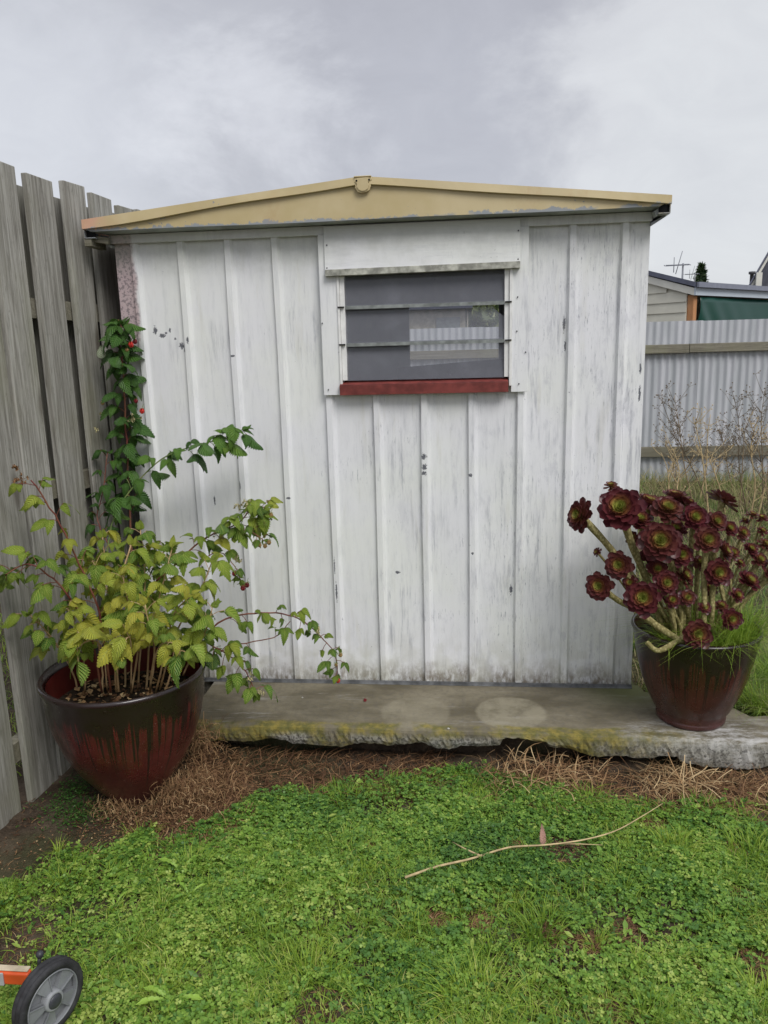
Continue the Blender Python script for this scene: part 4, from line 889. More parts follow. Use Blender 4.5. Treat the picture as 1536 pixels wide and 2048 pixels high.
def vnoise(x,y,s,seed):
    g=np.random.default_rng(seed); T_=g.random((64,64)); X=np.mod(x*s+100,63); Y=np.mod(y*s+100,63); i=X.astype(int);j=Y.astype(int);fx_=X-i;fy_=Y-j; fx_=fx_*fx_*(3-2*fx_);fy_=fy_*fy_*(3-2*fy_)
    return (T_[i,j]*(1-fx_)*(1-fy_)+T_[i+1,j]*fx_*(1-fy_)+T_[i,j+1]*(1-fx_)*fy_+T_[i+1,j+1]*fx_*fy_)
BARE=[(aZ(*p,-.15),r) for p,r in (((640,2030),.07),((1310,1650),.045),((1040,1700),.03),((1130,1700),.07),((1260,1865),.05),((1480,1790),.045),((870,1850),.035),((960,1850),.03),((1400,1930),.03),((30,1895),.09),((1250,2030),.05),((1470,1690),.04),((1110,1870),.04),((1180,1890),.04),((740,1700),.03),((1520,1925),.05),((1530,1640),.05))]
def lawn_mask(x,y,g,soft=.05):
    e=np.interp(x,EX,EY)+ (vnoise(x,y,9,1)-.5)*.13+g.normal(0,soft*.35,len(x)); k=y<e
    for c,r in BARE:
        d=np.hypot(x-c[0],(y-c[1])); k&=~((d<r*(.8+.6*vnoise(x,y,22,5)))&(g.random(len(x))<.80))
    return k
# lawn samples with more density near the camera view
def samples(n,g,x0=-.35,x1=3.3,y0=-2.05,y1=-.45): return g.uniform(x0,x1,n),g.uniform(y0,y1,n)
# clover
g=np.random.default_rng(21); N_=150000; x,y=samples(N_,g); k=lawn_mask(x,y,g); dn=vnoise(x,y,3.0,8)*.6+vnoise(x,y,9,9)*.4
dens=np.clip((dn-.27)*3.2,.25,1)*(1-.35*sst(-y,1.3,1.8)); k&=g.random(N_)<dens; x,y=x[k],y[k]; n=len(x)
hh=g.uniform(.004,.030,n)*(.4+1.2*vnoise(x,y,14,3)); P=np.stack([x,y,gh(x,y)+hh],1)
a=g.random(n)*6.283; tl=g.normal(0,.35,(n,3)); Nn=np.array([0,0,1])+tl; tn=np.clip(.34+.42*vnoise(x,y,4,14)+.22*sst(-y,1.0,1.7)*sst(-x,-1.6,-.6)+g.normal(0,.18,n),0,1)
sz=g.uniform(.006,.0115,n)*(.8+.6*vnoise(x,y,5,31))
lv=np.array([(0,0,0),(.42,.45,.08),(.36,.92,.06),(0,.86,0),(-.36,.92,.06),(-.42,.45,.08)]); la=np.zeros((6,3)); la[:,0]=lv[:,0]*2; la[:,1]=lv[:,1]; lf=[np.array([[0,1,2,3],[0,3,4,5]])]
parts=[]
for j in range(3):
    aa=a+j*2.094+g.normal(0,.15,n); Y=np.stack([np.cos(aa),np.sin(aa),g.normal(-.05,.22,n)],1); parts.append(batch(lv,lf,la,P,Y,Nn,sz,tn))
V,Fq,A=merge(parts); tag(link('clover',npmesh('clover',V,Fq,A),CLOVER),'low green clover carpeting the lawn in front of the slab','clover',kind='stuff')
# small broad weeds leaves within the lawn (bigger ovals)
g=np.random.default_rng(5); N_=26000; x,y=samples(N_,g); k=lawn_mask(x,y,g)&(g.random(N_)<np.clip((vnoise(x,y,5,77)-.35)*2.5,0.08,1)); x,y=x[k],y[k]; n=len(x)
P=np.stack([x,y,gh(x,y)+g.uniform(.004,.02,n)],1); a=g.random(n)*6.283; Y=np.stack([np.cos(a),np.sin(a),g.uniform(0,.7,n)],1)
ov=np.array([(0,0,0),(.16,.3,.03),(.2,.62,.04),(0,1,-.06),(-.2,.62,.04),(-.16,.3,.03)]); oa=np.zeros((6,3)); oa[:,0]=ov[:,0]*4; oa[:,1]=ov[:,1]
V,Fq,A=batch(ov,[np.array([[0,1,2,3],[0,3,4,5]])],oa,P,Y,np.array([0,0,1])+g.normal(0,.3,(n,3)),g.uniform(.012,.042,n)*g.uniform(.6,1,n),np.clip(g.normal(.62,.2,n),0,1))
tag(link('broadleaf_weeds',npmesh('weeds',V,Fq,A),CLOVER),'small broad leaved weeds mixed through the lawn','weeds',kind='stuff')
# lawn grass, scattered and in tufts
g=np.random.default_rng(33); N_=115000; x,y=samples(N_,g); k=lawn_mask(x,y,g)&(g.random(N_)<np.clip((vnoise(x,y,3.4,55)-.28)*2.0+.7*sst(-y,1.15,1.7)+.35*sst(x,2.0,2.6),.12,1)); x,y=x[k],y[k]; n=len(x)
h=g.uniform(.012,.050,n)*(.65+.8*vnoise(x,y,4,60)); pt=[blades(np.stack([x,y,gh(x,y)],1),h,g.uniform(.0016,.0038,n),g.uniform(.2,1.3,n),np.clip(g.normal(.58,.22,n)+.15*sst(-y,1.3,1.8),0,1),g)]
def tuft(cx,cy,nb,rad,h0,h1,t0,g,z=None,lean=(.2,1.2),w=(.002,.004)):
    a=g.random(nb)*6.283; r=rad*np.sqrt(g.random(nb)); x=cx+r*np.cos(a); y=cy+r*np.sin(a); zz=gh(x,y) if z is None else np.full(nb,z)
    return blades(np.stack([x,y,zz],1),g.uniform(h0,h1,nb),g.uniform(*w,nb),g.uniform(*lean,nb)*(.4+r/rad),np.clip(g.normal(t0,.13,nb),0,1),g,5,1.0,az=a+g.normal(0,.5,nb))
for i in range(330):
    cx,cy=g.uniform(-.3,3.2),g.uniform(-2.0,-.5)
    if lawn_mask(np.array([cx]),np.array([cy]),g)[0]: pt.append(tuft(cx,cy,int(g.integers(18,55)),g.uniform(.015,.05),.025,.065 if cy>-1.3 else .075,g.uniform(.4,.8),g,w=(.0016,.003)))
for px,py,nb,r,h,t in ((380,1735,90,.05,.10,.6),(130,1760,70,.05,.08,.6),(210,1750,50,.05,.08,.55),(690,1600,110,.07,.08,.45),(790,1580,80,.06,.07,.45),(1080,1860,150,.06,.10,.45),(1180,1605,130,.07,.08,.55),(1060,1610,70,.05,.07,.5),(1350,1690,120,.06,.08,.8),(1500,1700,140,.07,.10,.6),(1470,1830,70,.05,.07,.85),(1240,1780,60,.04,.07,.5),(950,2000,150,.09,.10,.7),(1290,2030,90,.05,.09,.5),(620,1960,130,.09,.09,.65),(330,1960,90,.08,.08,.7),(460,1870,90,.07,.08,.6),(1520,2000,90,.06,.08,.7),(1010,1720,60,.04,.06,.6),(1395,1610,60,.05,.06,.5),(1215,2010,40,.04,.07,.8)):
    c=aZ(px,py,-.14); pt.append(tuft(c[0],c[1],nb,r,h*.5,h,t,g))
V,Fq,A=merge(pt); tag(link('lawn_grass',npmesh('grass',V,Fq,A),GRASS),'green lawn grass in short blades and tufts','grass',kind='stuff')
# dandelion rosettes
DL=leaf_mat('dandelion_leaf',[(0,rgb(.15,.32,.04)),(1,rgb(.34,.52,.07))],rgb(.42,.56,.2),.3,.5,1,.3)
def dtemp():
    rows=15; V=[];A=[]
    for i in range(rows):
        v=i/(rows-1); w=(.025+.11*v**.9)*(1-.9*max(0,(v-.82)/.18)**1.5); w*= (1.0 if i%2 else .62) if v<.85 else .9
        for u in (-1,0,1): V.append((u*w,v-(.03 if abs(u) and i%2 else 0),.22*math.sin(v*2.2)-.25*v*v+.05*abs(u))); A.append((u,v,0))
    return np.array(V),[np.array([(i*3+k,i*3+k+1,(i+1)*3+k+1,(i+1)*3+k) for i in range(rows-1) for k in range(2)])],np.array(A)
DT=dtemp()
spots=[((365,1750),.10,'beside the brown straw edge, above the lawn centre left'),((380,1800),.075,'just below the tallest left tuft'),((510,1755),.06,'small, left of centre in the lawn'),((565,1860),.07,'in the middle left of the lawn'),((560,1900),.055,'with two leaves, middle left of the lawn'),((345,2010),.10,'largest, near the bottom left of the lawn'),((600,2000),.06,'near the bottom centre left'),((700,1990),.06,'near the small bare patch at the bottom'),((180,1985),.075,'right beside the mower wheel'),((445,1920),.05,'above the bottom left plant'),((1075,1790),.06,'below the dry stalk'),((250,1900),.065,'right of the mower wheel'),((1330,1990),.055,'bottom right lawn'),((840,1890),.055,'lawn centre'),((1270,1925),.06,'right of the large spiky tuft'),((230,1810),.06,'left lawn near the soil')]
g=np.random.default_rng(3)
for (px,py),L,lab in spots:
    c=aZ(px,py,-.15); c[2]=float(gh(c[0],c[1])); n=int(g.integers(5,9)); a=np.arange(n)*6.283/n+g.normal(0,.55,n)
    P=np.repeat(c[None],n,0)+np.array([0,0,.004]); Y=np.stack([np.cos(a),np.sin(a),g.uniform(.3,.9,n)],1)
    V,Fq,A=batch(*DT,P,Y,np.array([0,0,1])+np.stack([-np.cos(a),-np.sin(a),a*0],1)*.3,L*.85*g.uniform(.45,1.15,n),g.random(n))
    o=link('dandelion',npmesh('dandelion',V-c,Fq,A,True),DL,None,c); tag(o,'dandelion rosette '+lab,'dandelion','dandelions in the lawn')
# straw
g=np.random.default_rng(9); pt=[]
def zone(px0,px1,py0,py1,n,L,t,rise=.35,w=(.0012,.0026),z=-.145):
    u=g.uniform(px0,px1,n);v=g.uniform(py0,py1,n); P=np.array([aZ(a,b,z) for a,b in zip(u,v)]); P[:,2]=gh(P[:,0],P[:,1])+g.uniform(0,.015,n)
    pt.append(strands(P,g.uniform(L*.4,L*1.4,n),g.uniform(*w,n),g,np.clip(g.normal(t,.2,n),0,1),6,rise))
zone(250,520,1590,1700,1500,.05,.35); zone(380,500,1540,1660,900,.07,.42,.6); zone(330,480,1500,1600,500,.08,.5,.8); zone(400,900,1505,1600,2600,.08,.22,.3); zone(150,420,1570,1720,800,.04,.25,.2)
zone(960,1200,1525,1590,420,.14,.62,.6,(.0018,.0034)); zone(960,1540,1540,1620,1400,.10,.35,.3); zone(1290,1420,1530,1590,240,.15,.85,.45,(.002,.0036)); zone(960,1130,1525,1580,110,.16,.8,.7,(.002,.004)); zone(1420,1540,1560,1620,400,.12,.5,.4)
zone(0,330,1600,1800,500,.03,.2,.15); zone(560,1000,1550,1610,500,.06,.35,.3)
for b,r in BARE: 
    m=260; a=g.random(m)*6.283; q=r*np.sqrt(g.random(m))*1.2; P=np.stack([b[0]+q*np.cos(a),b[1]+q*np.sin(a),a*0],1); P[:,2]=gh(P[:,0],P[:,1])+g.uniform(0,.008,m); pt.append(strands(P,g.uniform(.01,.05,m),g.uniform(.001,.002,m),g,np.clip(g.normal(.4,.2,m),0,1),5,.2))
# heap of dry weed against the pot, and long stalks over the slab corner
m=1500; P=np.stack([g.normal(.43,.07,m),g.normal(-.78,.06,m),g.uniform(-.15,-.05,m)],1); pt.append(strands(P,g.uniform(.02,.07,m),g.uniform(.001,.002,m),g,np.clip(g.normal(.55,.2,m),0,1),5,.9))
m=700; P=np.stack([g.normal(.39,.035,m),g.normal(-.52,.05,m),g.uniform(-.15,.02,m)],1); pt.append(strands(P,g.uniform(.03,.09,m),g.uniform(.001,.002,m),g,np.clip(g.normal(.45,.2,m),0,1),5,.9))
m=350; P=np.stack([g.normal(.19,.05,m),g.normal(-.86,.03,m),g.uniform(-.15,-.1,m)],1); pt.append(strands(P,g.uniform(.02,.06,m),g.uniform(.001,.002,m),g,np.clip(g.normal(.6,.2,m),0,1),5,1.0))
V,Fq,A=merge(pt); tag(link('dry_straw',npmesh('straw',V,Fq,A),STRAW),'tangled brown dry straw on the bare soil along the slab','straw',kind='stuff')
# seed husk crumbs
g=np.random.default_rng(44); n=5200; x=np.concatenate([g.normal(.36,.13,2600),g.uniform(-.2,2.9,2600)]); y=np.concatenate([g.normal(-.88,.08,2600),np.interp(x[2600:],EX,EY)+g.uniform(-.02,.25,2600)]); kk=y<-.47; x,y=x[kk],y[kk]; n=len(x)
P=np.stack([x,y,gh(x,y)+g.uniform(.001,.02,n)],1); tV=np.array([(-.4,0,0),(.4,0,.1),(.2,.8,.1),(-.3,.7,0)])
V,Fq,A=batch(tV,[np.array([[0,1,2,3]])],np.zeros((4,3)),P,g.normal(size=(n,3)),g.normal(size=(n,3))*.5+np.array([0,0,1]),g.uniform(.002,.008,n),np.clip(g.normal(.5,.28,n),0,1))
tag(link('husk_litter',npmesh('husks',V,Fq,A),STRAW),'dry seed husks and crumbs scattered on the soil','litter',kind='stuff')
# green seedlings by the left pot
g=np.random.default_rng(8); n=1500; x=np.concatenate([g.normal(.04,.07,900),g.normal(-.04,.04,600)]); y=np.concatenate([g.normal(-.86,.05,900),g.normal(-.72,.07,600)]); n=len(x); P=np.stack([x,y,gh(x,y)+g.uniform(0,.025,n)],1); a=g.random(n)*6.283
V,Fq,A=batch(ov,[np.array([[0,1,2,3],[0,3,4,5]])],oa,P,np.stack([np.cos(a),np.sin(a),g.uniform(0,.6,n)],1),np.array([0,0,1])+g.normal(0,.3,(n,3)),g.uniform(.007,.015,n),np.clip(g.normal(.2,.15,n),0,1))
tag(link('seedling_weeds',npmesh('seedlings',V,Fq,A),CLOVER),'small green weeds between the fence and the left pot','weeds',kind='stuff')
# grass in the succulent pot and around it
g=np.random.default_rng(12); pt=[]
for dx,dy,nb,h in ((-.05,.05,150,.16),(.08,-.06,160,.15),(.12,.05,170,.18),(-.12,.0,90,.12),(.02,-.12,110,.13),(.17,-.04,130,.17),(.0,.0,160,.22),(.1,.1,180,.26),(.2,.05,160,.24),(.06,-.14,120,.22),(-.1,-.1,90,.18),(.15,-.1,150,.3),(.02,.05,120,.32),(.2,.0,120,.3)): pt.append(tuft(cr[0]+dx,cr[1]+dy,nb,.05,h*.5,h,.62,g,z=.335,lean=(.3,1.6),w=(.0015,.003)))
V,Fq,A=merge(pt); tag(link('pot_grass',npmesh('pot_grass',V,Fq,A),GRASS),'wispy green grass sprouting among the succulent stems','grass',kind='stuff')
pt=[]
for cx,cy,nb,h,t in ((2.70,-.10,260,.17,.6),(2.80,-.22,200,.15,.7),(2.66,.05,200,.2,.45),(2.92,-.05,260,.2,.6),(3.0,-.35,160,.12,.6),(2.6,.22,160,.2,.5),(2.76,.3,240,.22,.5),(2.95,.35,200,.26,.6),(2.45,.2,100,.18,.4),(3.15,.1,200,.25,.5)): pt.append(tuft(cx,cy,nb,.07,h*.45,h,t,g,lean=(.3,1.3),w=(.002,.004)))
m=26000; x=g.uniform(2.26,6.8,m); y=g.uniform(-.1,1,m)**1*1.0; y=g.uniform(.0,5.45,m); kk=(x-C0[0])<(y-C0[1])*.62+.6; x,y=x[kk],y[kk]; m=len(x); far=sst(y,2.5,5.3)
pt.append(blades(np.stack([x,y,gh(x,y)],1),g.uniform(.05,.22,m)*(1+.5*far),g.uniform(.003,.007,m),g.uniform(.3,1.6,m),np.clip(g.normal(.55,.22,m)+.4*vnoise(x,y,2.5,91)-.08+.15*far,0,1),g,5))
sg=[]
for cx,cy,nb,h,t in ((2.74,-.12,320,.20,.6),(2.86,-.2,260,.18,.75),(2.98,-.12,260,.2,.6),(3.05,-.3,200,.15,.6),(2.70,.06,220,.24,.5),(2.62,.16,160,.22,.45),(2.9,.15,240,.28,.55),(2.38,.12,90,.14,.4)): sg.append(tuft(cx,cy,nb,.075,h*.45,h,t,g,lean=(.3,1.3),w=(.002,.004)))
m_=9000; xx=g.uniform(-2.6,-.32,m_); yy=g.uniform(-1.7,1.6,m_); sg.append(blades(np.stack([xx,yy,gh(xx,yy)],1),g.uniform(.03,.09,m_),g.uniform(.003,.006,m_),g.uniform(.3,1.4,m_),np.clip(g.normal(.6,.2,m_),0,1),g,4))
V,Fq,A=merge(sg); tag(link('side_grass',npmesh('side_grass',V,Fq,A),GRASS),'fresh green grass clumps beside the right pot and beyond the paling fence','grass',kind='stuff')
V,Fq,A=merge(pt); tag(link('rank_grass',npmesh('rank',V,Fq,A),BACKG),'long rank grass of the yard behind the slab and shed','grass',kind='stuff')
# ---------------------------------------------------------------- dry weed plants
DRYW=simple('dry_weed_stalk',rgb(.30,.22,.13),.8,.2,.4,30,.2); DRYD=simple('dark_weed_stalk',rgb(.17,.13,.085),.8,.2,.4,30,.2); TANW=simple('tan_weed_stalk',rgb(.52,.40,.22),.8,.2,.3,30,.2)
def weed(bx,by,h,lx,mat,seed,lab,thick=.005,br=16):
    rr=random.Random(seed); r=empty('dry_weed',(bx,by,float(gh(bx,by))),lab,'dry weed','dead weeds in front of the iron fence'); b=np.array([bx,by,float(gh(bx,by))])
    top=b+np.array([lx,rr.uniform(-.1,.1),h]); P=smoothpath([b,b+(top-b)*.4+np.array([rr.uniform(-.04,.04),0,.02]),b+(top-b)*.75+np.array([rr.uniform(-.04,.04),0,.0]),top],4)
    mb=MB(); mb.tube(P,[thick*(1-.7*i/(len(P)-1)) for i in range(len(P))],5); mb.build('stem',mat,r); mb=MB(); sb=MB()
    for i in range(br):
        q=rr.uniform(.25,1); k=min(int(q*(len(P)-1)),len(P)-2); p=P[k]; a=rr.uniform(0,6.28); L=rr.uniform(.08,.3)*(1.2-.5*q)
        d=unit([math.cos(a)*.8,math.sin(a)*.5,rr.uniform(.4,1.3)]); e=p+d*L; mid=p+d*L*.5+np.array([0,0,-.01]); mb.tube([p,mid,e],[thick*.45,thick*.3,thick*.22],4,False)
        for j in range(3):
            e2=e+unit([rr.uniform(-1,1),rr.uniform(-1,1),rr.uniform(0,1)])*rr.uniform(.02,.07); mb.tube([e,e2],thick*.2,3,False); mb.ball(e2,.0055,5,4)
            if rr.random()<.5: 
                m2=mid+unit([rr.uniform(-1,1),rr.uniform(-1,1),rr.uniform(0,1)])*rr.uniform(.02,.06); mb.tube([mid,m2],thick*.2,3,False); mb.ball(m2,.0045,5,4)
    mb.build('branches',mat if mat is TANW else DRYD,r)
W8=[((1440,975),(1318,795),3.2,DRYD,'leftmost dead weed, leaning left beside the shed edge'),((1400,990),(1345,790),3.4,DRYW,'thin dead weed with seed heads, second from the shed'),((1425,985),(1388,835),3.0,TANW,'bare tan dead weed stalk standing upright near mid gap'),
 ((1400,965),(1425,830),4.2,TANW,'pale dead weed leaning right before the lower rail'),((1500,985),(1465,790),3.6,DRYD,'tall dark branching dead weed right of centre'),((1495,990),(1512,830),2.8,TANW,'thick tan dead stalk near the photo right edge'),((1530,980),(1530,775),3.5,DRYD,'tall dead weed at the right edge with many seed heads'),((1470,960),(1440,860),4.6,DRYW,'short far dead weed against the iron fence'),((1360,965),(1330,880),4.4,DRYW,'low dead weed close to the foot of the fence by the shed'),((1560,1000),(1500,840),2.6,DRYW,'dead weed bending in from the right side')]
W8+=[((1455,1000),(1410,905),3.6,TANW,'low tan dead stalk between the two tallest weeds'),((1515,1000),(1536,880),3.3,TANW,'tan dead stalk leaning out past the right edge'),((1380,1000),(1352,900),3.0,TANW,'short tan dead stalk above the succulent heads'),((1480,1000),(1490,845),3.9,DRYW,'wispy dead weed standing behind the thick tan stalk'),((1340,990),(1322,905),3.7,TANW,'small tan dead stalk nearest the shed wall'),((1420,990),(1450,870),4.8,DRYW,'far wispy dead weed touching the lower fence rail')]
for i,((bx,by),(tx,ty),Y_,mt,lab) in enumerate(W8):
    t=aY(tx,ty,Y_); b=aY(bx,by,Y_); weed(b[0],Y_,t[2]-float(gh(b[0],Y_)),t[0]-b[0],mt,i+3,lab,.008 if mt is TANW else .0055,9 if mt is TANW else 22)
# ---------------------------------------------------------------- stalk on lawn, leaf, berry
mb=MB(); P=smoothpath([aZ(*p,-.104) for p in ((810,1755),(875,1733),(940,1718),(1018,1695),(1090,1690),(1165,1680),(1230,1662),(1285,1632),(1325,1607))],6)
st=empty('dry_stalk',tuple(P[0]),'long thin yellow dry stalk lying across the lawn','stalk')
mb.tube(P,[.0042*(1-.65*i/(len(P)-1)) for i in range(len(P))],6); mb.build('stem',TANW,st)
mb=MB(); mb.tube([aZ(962,1712,-.106),aZ(930,1698,-.102),aZ(905,1684,-.100)],[.0035,.0028,.001],5); mb.build('side_shoot',TANW,st); mb=MB(); mb.tube([aZ(1120,1688,-.118),aZ(1160,1688,-.115),aZ(1205,1690,-.12)],[.0022,.0016,.001],5); mb.build('side_shoot',TANW,st)
PINK=leaf_mat('pink_dry_leaf',[(0,rgb(.62,.32,.25)),(1,rgb(.70,.42,.33))],rgb(.75,.5,.4),.2)
c=aZ(1085,1690,-.13); V,Fq,A=batch(*LT[1],np.array([c]),np.array([[.02,.2,1.]]),np.array([[.2,-1,.2]]),np.array([.062]),np.array([.5])); V=(V-c)*np.array([.6,1,1])
o=link('fallen_leaf',npmesh('fallen_leaf',V,Fq,A,True),PINK,None,c); tag(o,'curled pink fallen leaf standing up beside the dry stalk','fallen leaf')
c=aZ(1395,1690,-.13)
mb=MB(); c=aZ(730,1400,.006); 
for k in range(16):
    a=k*2.4; z=(k/15*2-1); r_=math.sqrt(max(0,1-z*z)); mb.ball(c+np.array([r_*math.cos(a),r_*math.sin(a),z])*.005,.003,5,4)
o=mb.build('fallen_berry',BERRY); tag(o,'single dark red berry fallen on the concrete slab','berry')
STONE=simple('pale_pebble',rgb(.5,.48,.43),.8,.2,.3,60,.4)
for px,py,r_,z,lab in ((897,1457,.006,.003,'small pale pebble on the slab front edge below the left ring'),(470,1545,.009,-.14,'pale angular pebble on the straw beside the left pot'),(455,1567,.007,-.14,'small pale pebble just below the angular one'),(605,1395,.004,.002,'tiny white chip on the slab near the raspberry tip')):
    c=aZ(px,py,z); mb=MB(); mb.ball(c,r_,7,5,(1,.8,.6)); mb.v=[tuple(np.array(v)+np.array([rnd.uniform(-1,1) for _ in range(3)])*r_*.15) for v in mb.v]; o=mb.build('pebble',STONE); tag(o,lab,'pebble')
# ---------------------------------------------------------------- mower corner
RUB=simple('worn_black_rubber',rgb(.035,.035,.037),.75,.3,.45,40,.5); RIM=simple('grey_plastic_rim',rgb(.22,.23,.24),.45,.4,.2,12,.1); HUB=simple('dark_hub_cap',rgb(.045,.047,.055),.4,.4,.2); ORG_=simple('orange_deck_paint',rgb(.62,.09,.02),.35,.5,.2,20); CRM=simple('dusty_deck_top',rgb(.50,.42,.30),.8,.2,.3,20); STL=simple('zinc_strap',rgb(.45,.46,.46),.4,.5,.2)
wc=aZ(103,1998,-.022); an=math.radians(-24); nx_=np.array([math.cos(an),math.sin(an),0]); tx_=np.array([-math.sin(an),math.cos(an),0]); uz=np.array([0,0,1.])
mow=empty('lawn_mower',(wc[0]-.3,wc[1]+.1,-.15),'orange lawn mower reaching in at the bottom left corner','lawn mower')
MS=.715
def wl(mb,prof,n=64,tread=0):  # prof (r, offset along axis)
    prof=[(a*MS,b*MS) for a,b in prof]
    vs=[]
    for j,(r,o) in enumerate(prof):
        for k in range(n):
            q=2*math.pi*k/n; rr=r-(tread if (k%2 and tread and r>.114) else 0); vs.append(wc+nx_*o+(tx_*math.cos(q)+uz*math.sin(q))*rr)
    m=len(prof); mb.add(vs,[(i*n+k,i*n+(k+1)%n,(i+1)*n+(k+1)%n,(i+1)*n+k) for i in range(m-1) for k in range(n)],True)
R=.126; wz=MB(); wl(wz,[(.096,-.042),(.112,-.044),(R-.004,-.040),(R,-.034),(R,-.026),(R-.003,-.023),(R-.003,-.020),(R,-.017),(R,-.006),(R-.003,-.003),(R-.003,0),(R,.003),(R-.004,.010),(.114,.0135),(.101,.012),(.097,.004)],64)
wheel=MB(); wl(wheel,[(.0,-.03),(.0965,-.03),(.0975,-.03),(.0975,.0115),(.0945,.0125),(.093,.008),(.091,-.004)],64)
wh=wheel.build('wheel',RIM,mow); wz.build('tyre',RUB,wh)
mb=MB()
for k in range(5):
    q0=math.radians(72*k+20); q1=q0+math.radians(36); 
    def pp(r,q,o): return wc+nx_*o*MS+(tx_*math.cos(q)+uz*math.sin(q))*r*MS
    qs=np.linspace(q0,q1,6); 
    top=[pp(.032,q,.0095) for q in qs]+[pp(.0925,q,.0045) for q in qs[::-1]]; bot=[p-nx_*.013 for p in top]; N2=len(top)
    mb.add(top+bot,[tuple(range(N2)),tuple(range(N2,2*N2))[::-1]]+[(i,N2+i,N2+(i+1)%N2,(i+1)%N2) for i in range(N2)])
    e=q0; mb.hexa([pp(.034,e,.004),pp(.092,e,.0),pp(.092,e+.03,.0),pp(.034,e+.06,.004),pp(.034,e,.014),pp(.092,e,.010),pp(.092,e+.03,.010),pp(.034,e+.06,.014)])
wl(mb,[(.0905,-.012),(.03,-.012)],48)
mb.build('rim_spokes',RIM,wh)
mb=MB(); wl(mb,[(.036,-.01),(.036,.012),(.033,.019),(.026,.021),(.024,.017)],40); mb.build('hub',simple('pale_hub',rgb(.27,.28,.29),.45),wh)
mb=MB(); wl(mb,[(.025,.008),(.025,.021),(.022,.025),(.010,.0265),(.0,.0265)],32); mb.build('hub_cap',HUB,wh)
# deck edge: a low bar running left from behind the wheel
e0=aZ(62,1951,.03); e1=aZ(-70,1944,.03); ed=unit(e1-e0); ef=np.array([-ed[1],ed[0],0]); ef=ef if ef[1]<0 else -ef; e2=e0+ed*.62
def dk(a,f,z): return e0+ed*a+ef*f+uz*z
def slabx(a0,a1,f0,f1,z0,z1,mat,name,bv=.003,tp=0):
    mb=MB(); mb.hexa([dk(a0,f0,z0),dk(a1,f0,z0),dk(a1,f1,z0),dk(a0,f1,z0),dk(a0,f0,z1),dk(a1,f0,z1),dk(a1,f1-tp,z1),dk(a0,f1-tp,z1)]); return mb.build(name,mat,mow,bv,3)
slabx(0,.62,-.008,.012,-.020,.0135,ORG_,'deck_edge',.005); slabx(.004,.62,-.011,.006,.0140,.0175,CRM,'deck_top',.0015)
slabx(.25,.62,.0125,.33,-.09,.03,ORG_,'deck',.02)
slabx(.062,.076,.0125,.0165,-.018,.016,STL,'strap',.001)
mb=MB(); mb.tube([wc-nx_*.03,wc-nx_*.09],.007,10); mb.build('axle',STL,mow)
mb=MB(); mb.tube([dk(.0,-.035,-.01),dk(-.004,-.037,.02)],.005,8); mb.ball(dk(-.005,-.038,.026),.010,10,7); mb.build('height_lever',HUB,mow)
mb=MB(); mb.tube([wc-nx_*.05+uz*.0,wc-nx_*.09+uz*.004+tx_*.0,wc-nx_*.2+uz*.002],.006,8); mb.build('axle_arm',HUB,mow)

# ---------------------------------------------------------------- world, light, camera
SE,SA=48,-25   # sun elevation, azimuth offset: comes from behind the camera's right shoulder
w=bpy.data.worlds.new('World'); S.world=w; w.use_nodes=True; nt=w.node_tree; nn=nt.nodes; bg=nn['Background']
sk=nn.new('ShaderNodeTexSky'); sk.sky_type='NISHITA'; sk.sun_disc=False; sk.sun_elevation=math.radians(SE)
sd=unit([.55,-.75,0]); sk.sun_rotation=math.atan2(sd[0],sd[1]); bg.inputs[1].default_value=.1
tc=nn.new('ShaderNodeTexCoord'); sep=nn.new('ShaderNodeSeparateXYZ'); nt.links.new(tc.outputs['Generated'],sep.inputs[0])
def wn_(scale,st,off,detail=6,rough=.5,dist=.3):
    mp=nn.new('ShaderNodeMapping'); mp.inputs['Scale'].default_value=st; mp.inputs['Location'].default_value=off; nt.links.new(tc.outputs['Generated'],mp.inputs[0])
    a=nn.new('ShaderNodeTexNoise'); a.inputs['Scale'].default_value=scale; a.inputs['Detail'].default_value=detail; a.inputs['Roughness'].default_value=rough; a.inputs['Distortion'].default_value=dist; nt.links.new(mp.outputs[0],a.inputs['Vector']); return a.outputs[0]
def wr(f,stops):
    r=nn.new('ShaderNodeValToRGB'); nt.links.new(f,r.inputs[0]); e=r.color_ramp.elements
    while len(e)<len(stops): e.new(.5)
    for i,(p,c) in enumerate(stops): e[i].position=p; e[i].color=c
    return r.outputs[0]
def wm(f,a,b,mode='MIX'):
    x=nn.new('ShaderNodeMix'); x.data_type='RGBA'; x.blend_type=mode
    for s,v in ((x.inputs[0],f),(x.inputs[6],a),(x.inputs[7],b)):
        if isinstance(v,bpy.types.NodeSocket): nt.links.new(v,s)
        else: s.default_value=v
    return x.outputs[2]
c1_=wr(wn_(1.25,(1,1,2.0),(.35,.2,.1),7,.5,.4),[(.36,rgb(.36,.365,.415)),(.48,rgb(.40,.41,.45)),(.56,rgb(.45,.465,.49)),(.66,rgb(.56,.575,.595))])
c2_=wr(wn_(5.5,(1,1,2.4),(3.1,1.2,.4),10,.6,.8),[(.33,rgb(.90,.90,.915)),(.68,rgb(1.03,1.03,1.02))])
cl_=wm(1.0,c1_,c2_,'MULTIPLY')
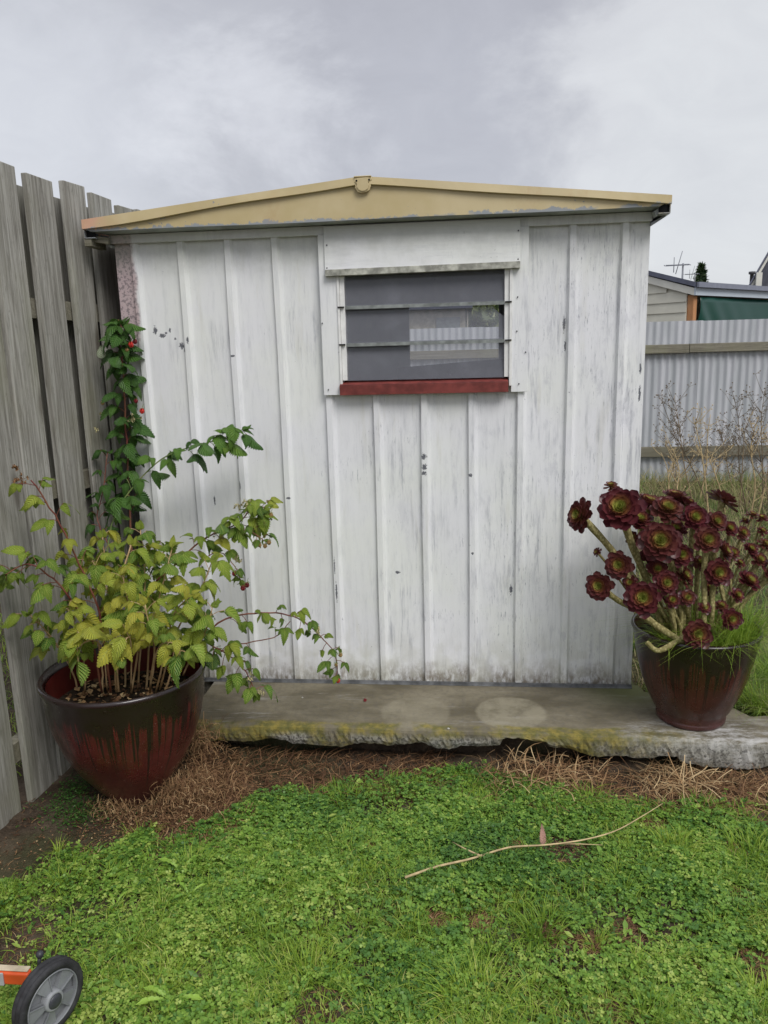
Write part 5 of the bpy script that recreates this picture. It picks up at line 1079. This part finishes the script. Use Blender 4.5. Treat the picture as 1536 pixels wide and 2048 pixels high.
# broad cloud masses: darker bank overhead-left and right, bright breaks low left and right
nz=wn_(3.4,(1,1,1.3),(1.5,.4,2.2),9,.6,.25); 
def blob(d,a,b,amt):
    vn=nn.new('ShaderNodeVectorMath'); vn.operation='DOT_PRODUCT'; nt.links.new(tc.outputs['Generated'],vn.inputs[0]); d=unit(d); vn.inputs[1].default_value=tuple(d)
    ad=nn.new('ShaderNodeMath'); ad.operation='MULTIPLY_ADD'; nt.links.new(nz,ad.inputs[0]); ad.inputs[1].default_value=.10; nt.links.new(vn.outputs['Value'],ad.inputs[2])
    mr=nn.new('ShaderNodeMapRange'); mr.interpolation_type='SMOOTHSTEP'; nt.links.new(ad.outputs[0],mr.inputs[0]); mr.inputs[1].default_value=a+.05; mr.inputs[2].default_value=b+.05; mr.inputs[3].default_value=0; mr.inputs[4].default_value=amt; return mr.outputs[0]
for d,a,b,amt,c in (((-.18,.93,.29),.91,.995,.85,rgb(.335,.34,.375)),((.10,.94,.34),.93,.995,.85,rgb(.34,.345,.38)),((-.42,.87,.42),.95,1.0,.5,rgb(.42,.43,.465)),((-.02,.98,.19),.965,1.0,.6,rgb(.40,.41,.45)),((.235,.94,.215),.972,.997,.7,rgb(.575,.585,.60)),((.33,.92,.16),.97,1.0,.5,rgb(.53,.545,.56)),((-.46,.86,.21),.965,1.0,.6,rgb(.53,.545,.58)),((-.22,.96,.17),.98,1.0,.5,rgb(.60,.61,.64))):
    cl_=wm(blob(d,a,b,amt),cl_,c)
cl_=wm(1.0,cl_,wr(wn_(9,(1,1,1.8),(.1,1.2,3.4),10,.62,.7),[(.32,rgb(.95,.95,.96)),(.68,rgb(1.03,1.03,1.03))]),'MULTIPLY')
# brighter towards the zenith as any overcast sky
zr=nn.new('ShaderNodeMapRange'); nt.links.new(sep.outputs[2],zr.inputs[0]); zr.inputs[1].default_value=.38; zr.inputs[2].default_value=.95; zr.inputs[3].default_value=1.0; zr.inputs[4].default_value=1.9; zr.interpolation_type='SMOOTHSTEP'
vm=nn.new('ShaderNodeVectorMath'); vm.operation='SCALE'; nt.links.new(cl_,vm.inputs[0])
m10=nn.new('ShaderNodeMath'); m10.operation='MULTIPLY'; nt.links.new(zr.outputs[0],m10.inputs[0]); m10.inputs[1].default_value=10.0; nt.links.new(m10.outputs[0],vm.inputs[3])
nt.links.new(wm(.94,sk.outputs[0],vm.outputs[0]),bg.inputs[0])
sl=bpy.data.lights.new('sun','SUN'); sl.energy=1.5; sl.angle=math.radians(28); sl.color=(1,.97,.93); so=bpy.data.objects.new('sun',sl); COL.objects.link(so)
dv=Vector((sd[0]*math.cos(math.radians(SE)),sd[1]*math.cos(math.radians(SE)),math.sin(math.radians(SE)))); so.rotation_euler=dv.to_track_quat('Z','Y').to_euler(); so.location=(3,-4,6)
cam=bpy.data.cameras.new('camera'); co=bpy.data.objects.new('camera',cam); COL.objects.link(co); S.camera=co
cam.sensor_fit='VERTICAL'; cam.sensor_height=36; cam.lens=F_/2048*36; cam.clip_end=1000; cam.clip_start=.05
Mx=Matrix(((rt[0],up[0],-fw[0],C0[0]),(rt[1],up[1],-fw[1],C0[1]),(rt[2],up[2],-fw[2],C0[2]),(0,0,0,1))); co.matrix_world=Mx
S.render.engine='CYCLES'; S.view_settings.view_transform='Standard'; S.view_settings.look='None'; S.view_settings.exposure=.5; S.view_settings.gamma=1
S.render.resolution_x=768; S.render.resolution_y=1024; S.cycles.max_bounces=8; S.cycles.transparent_max_bounces=12
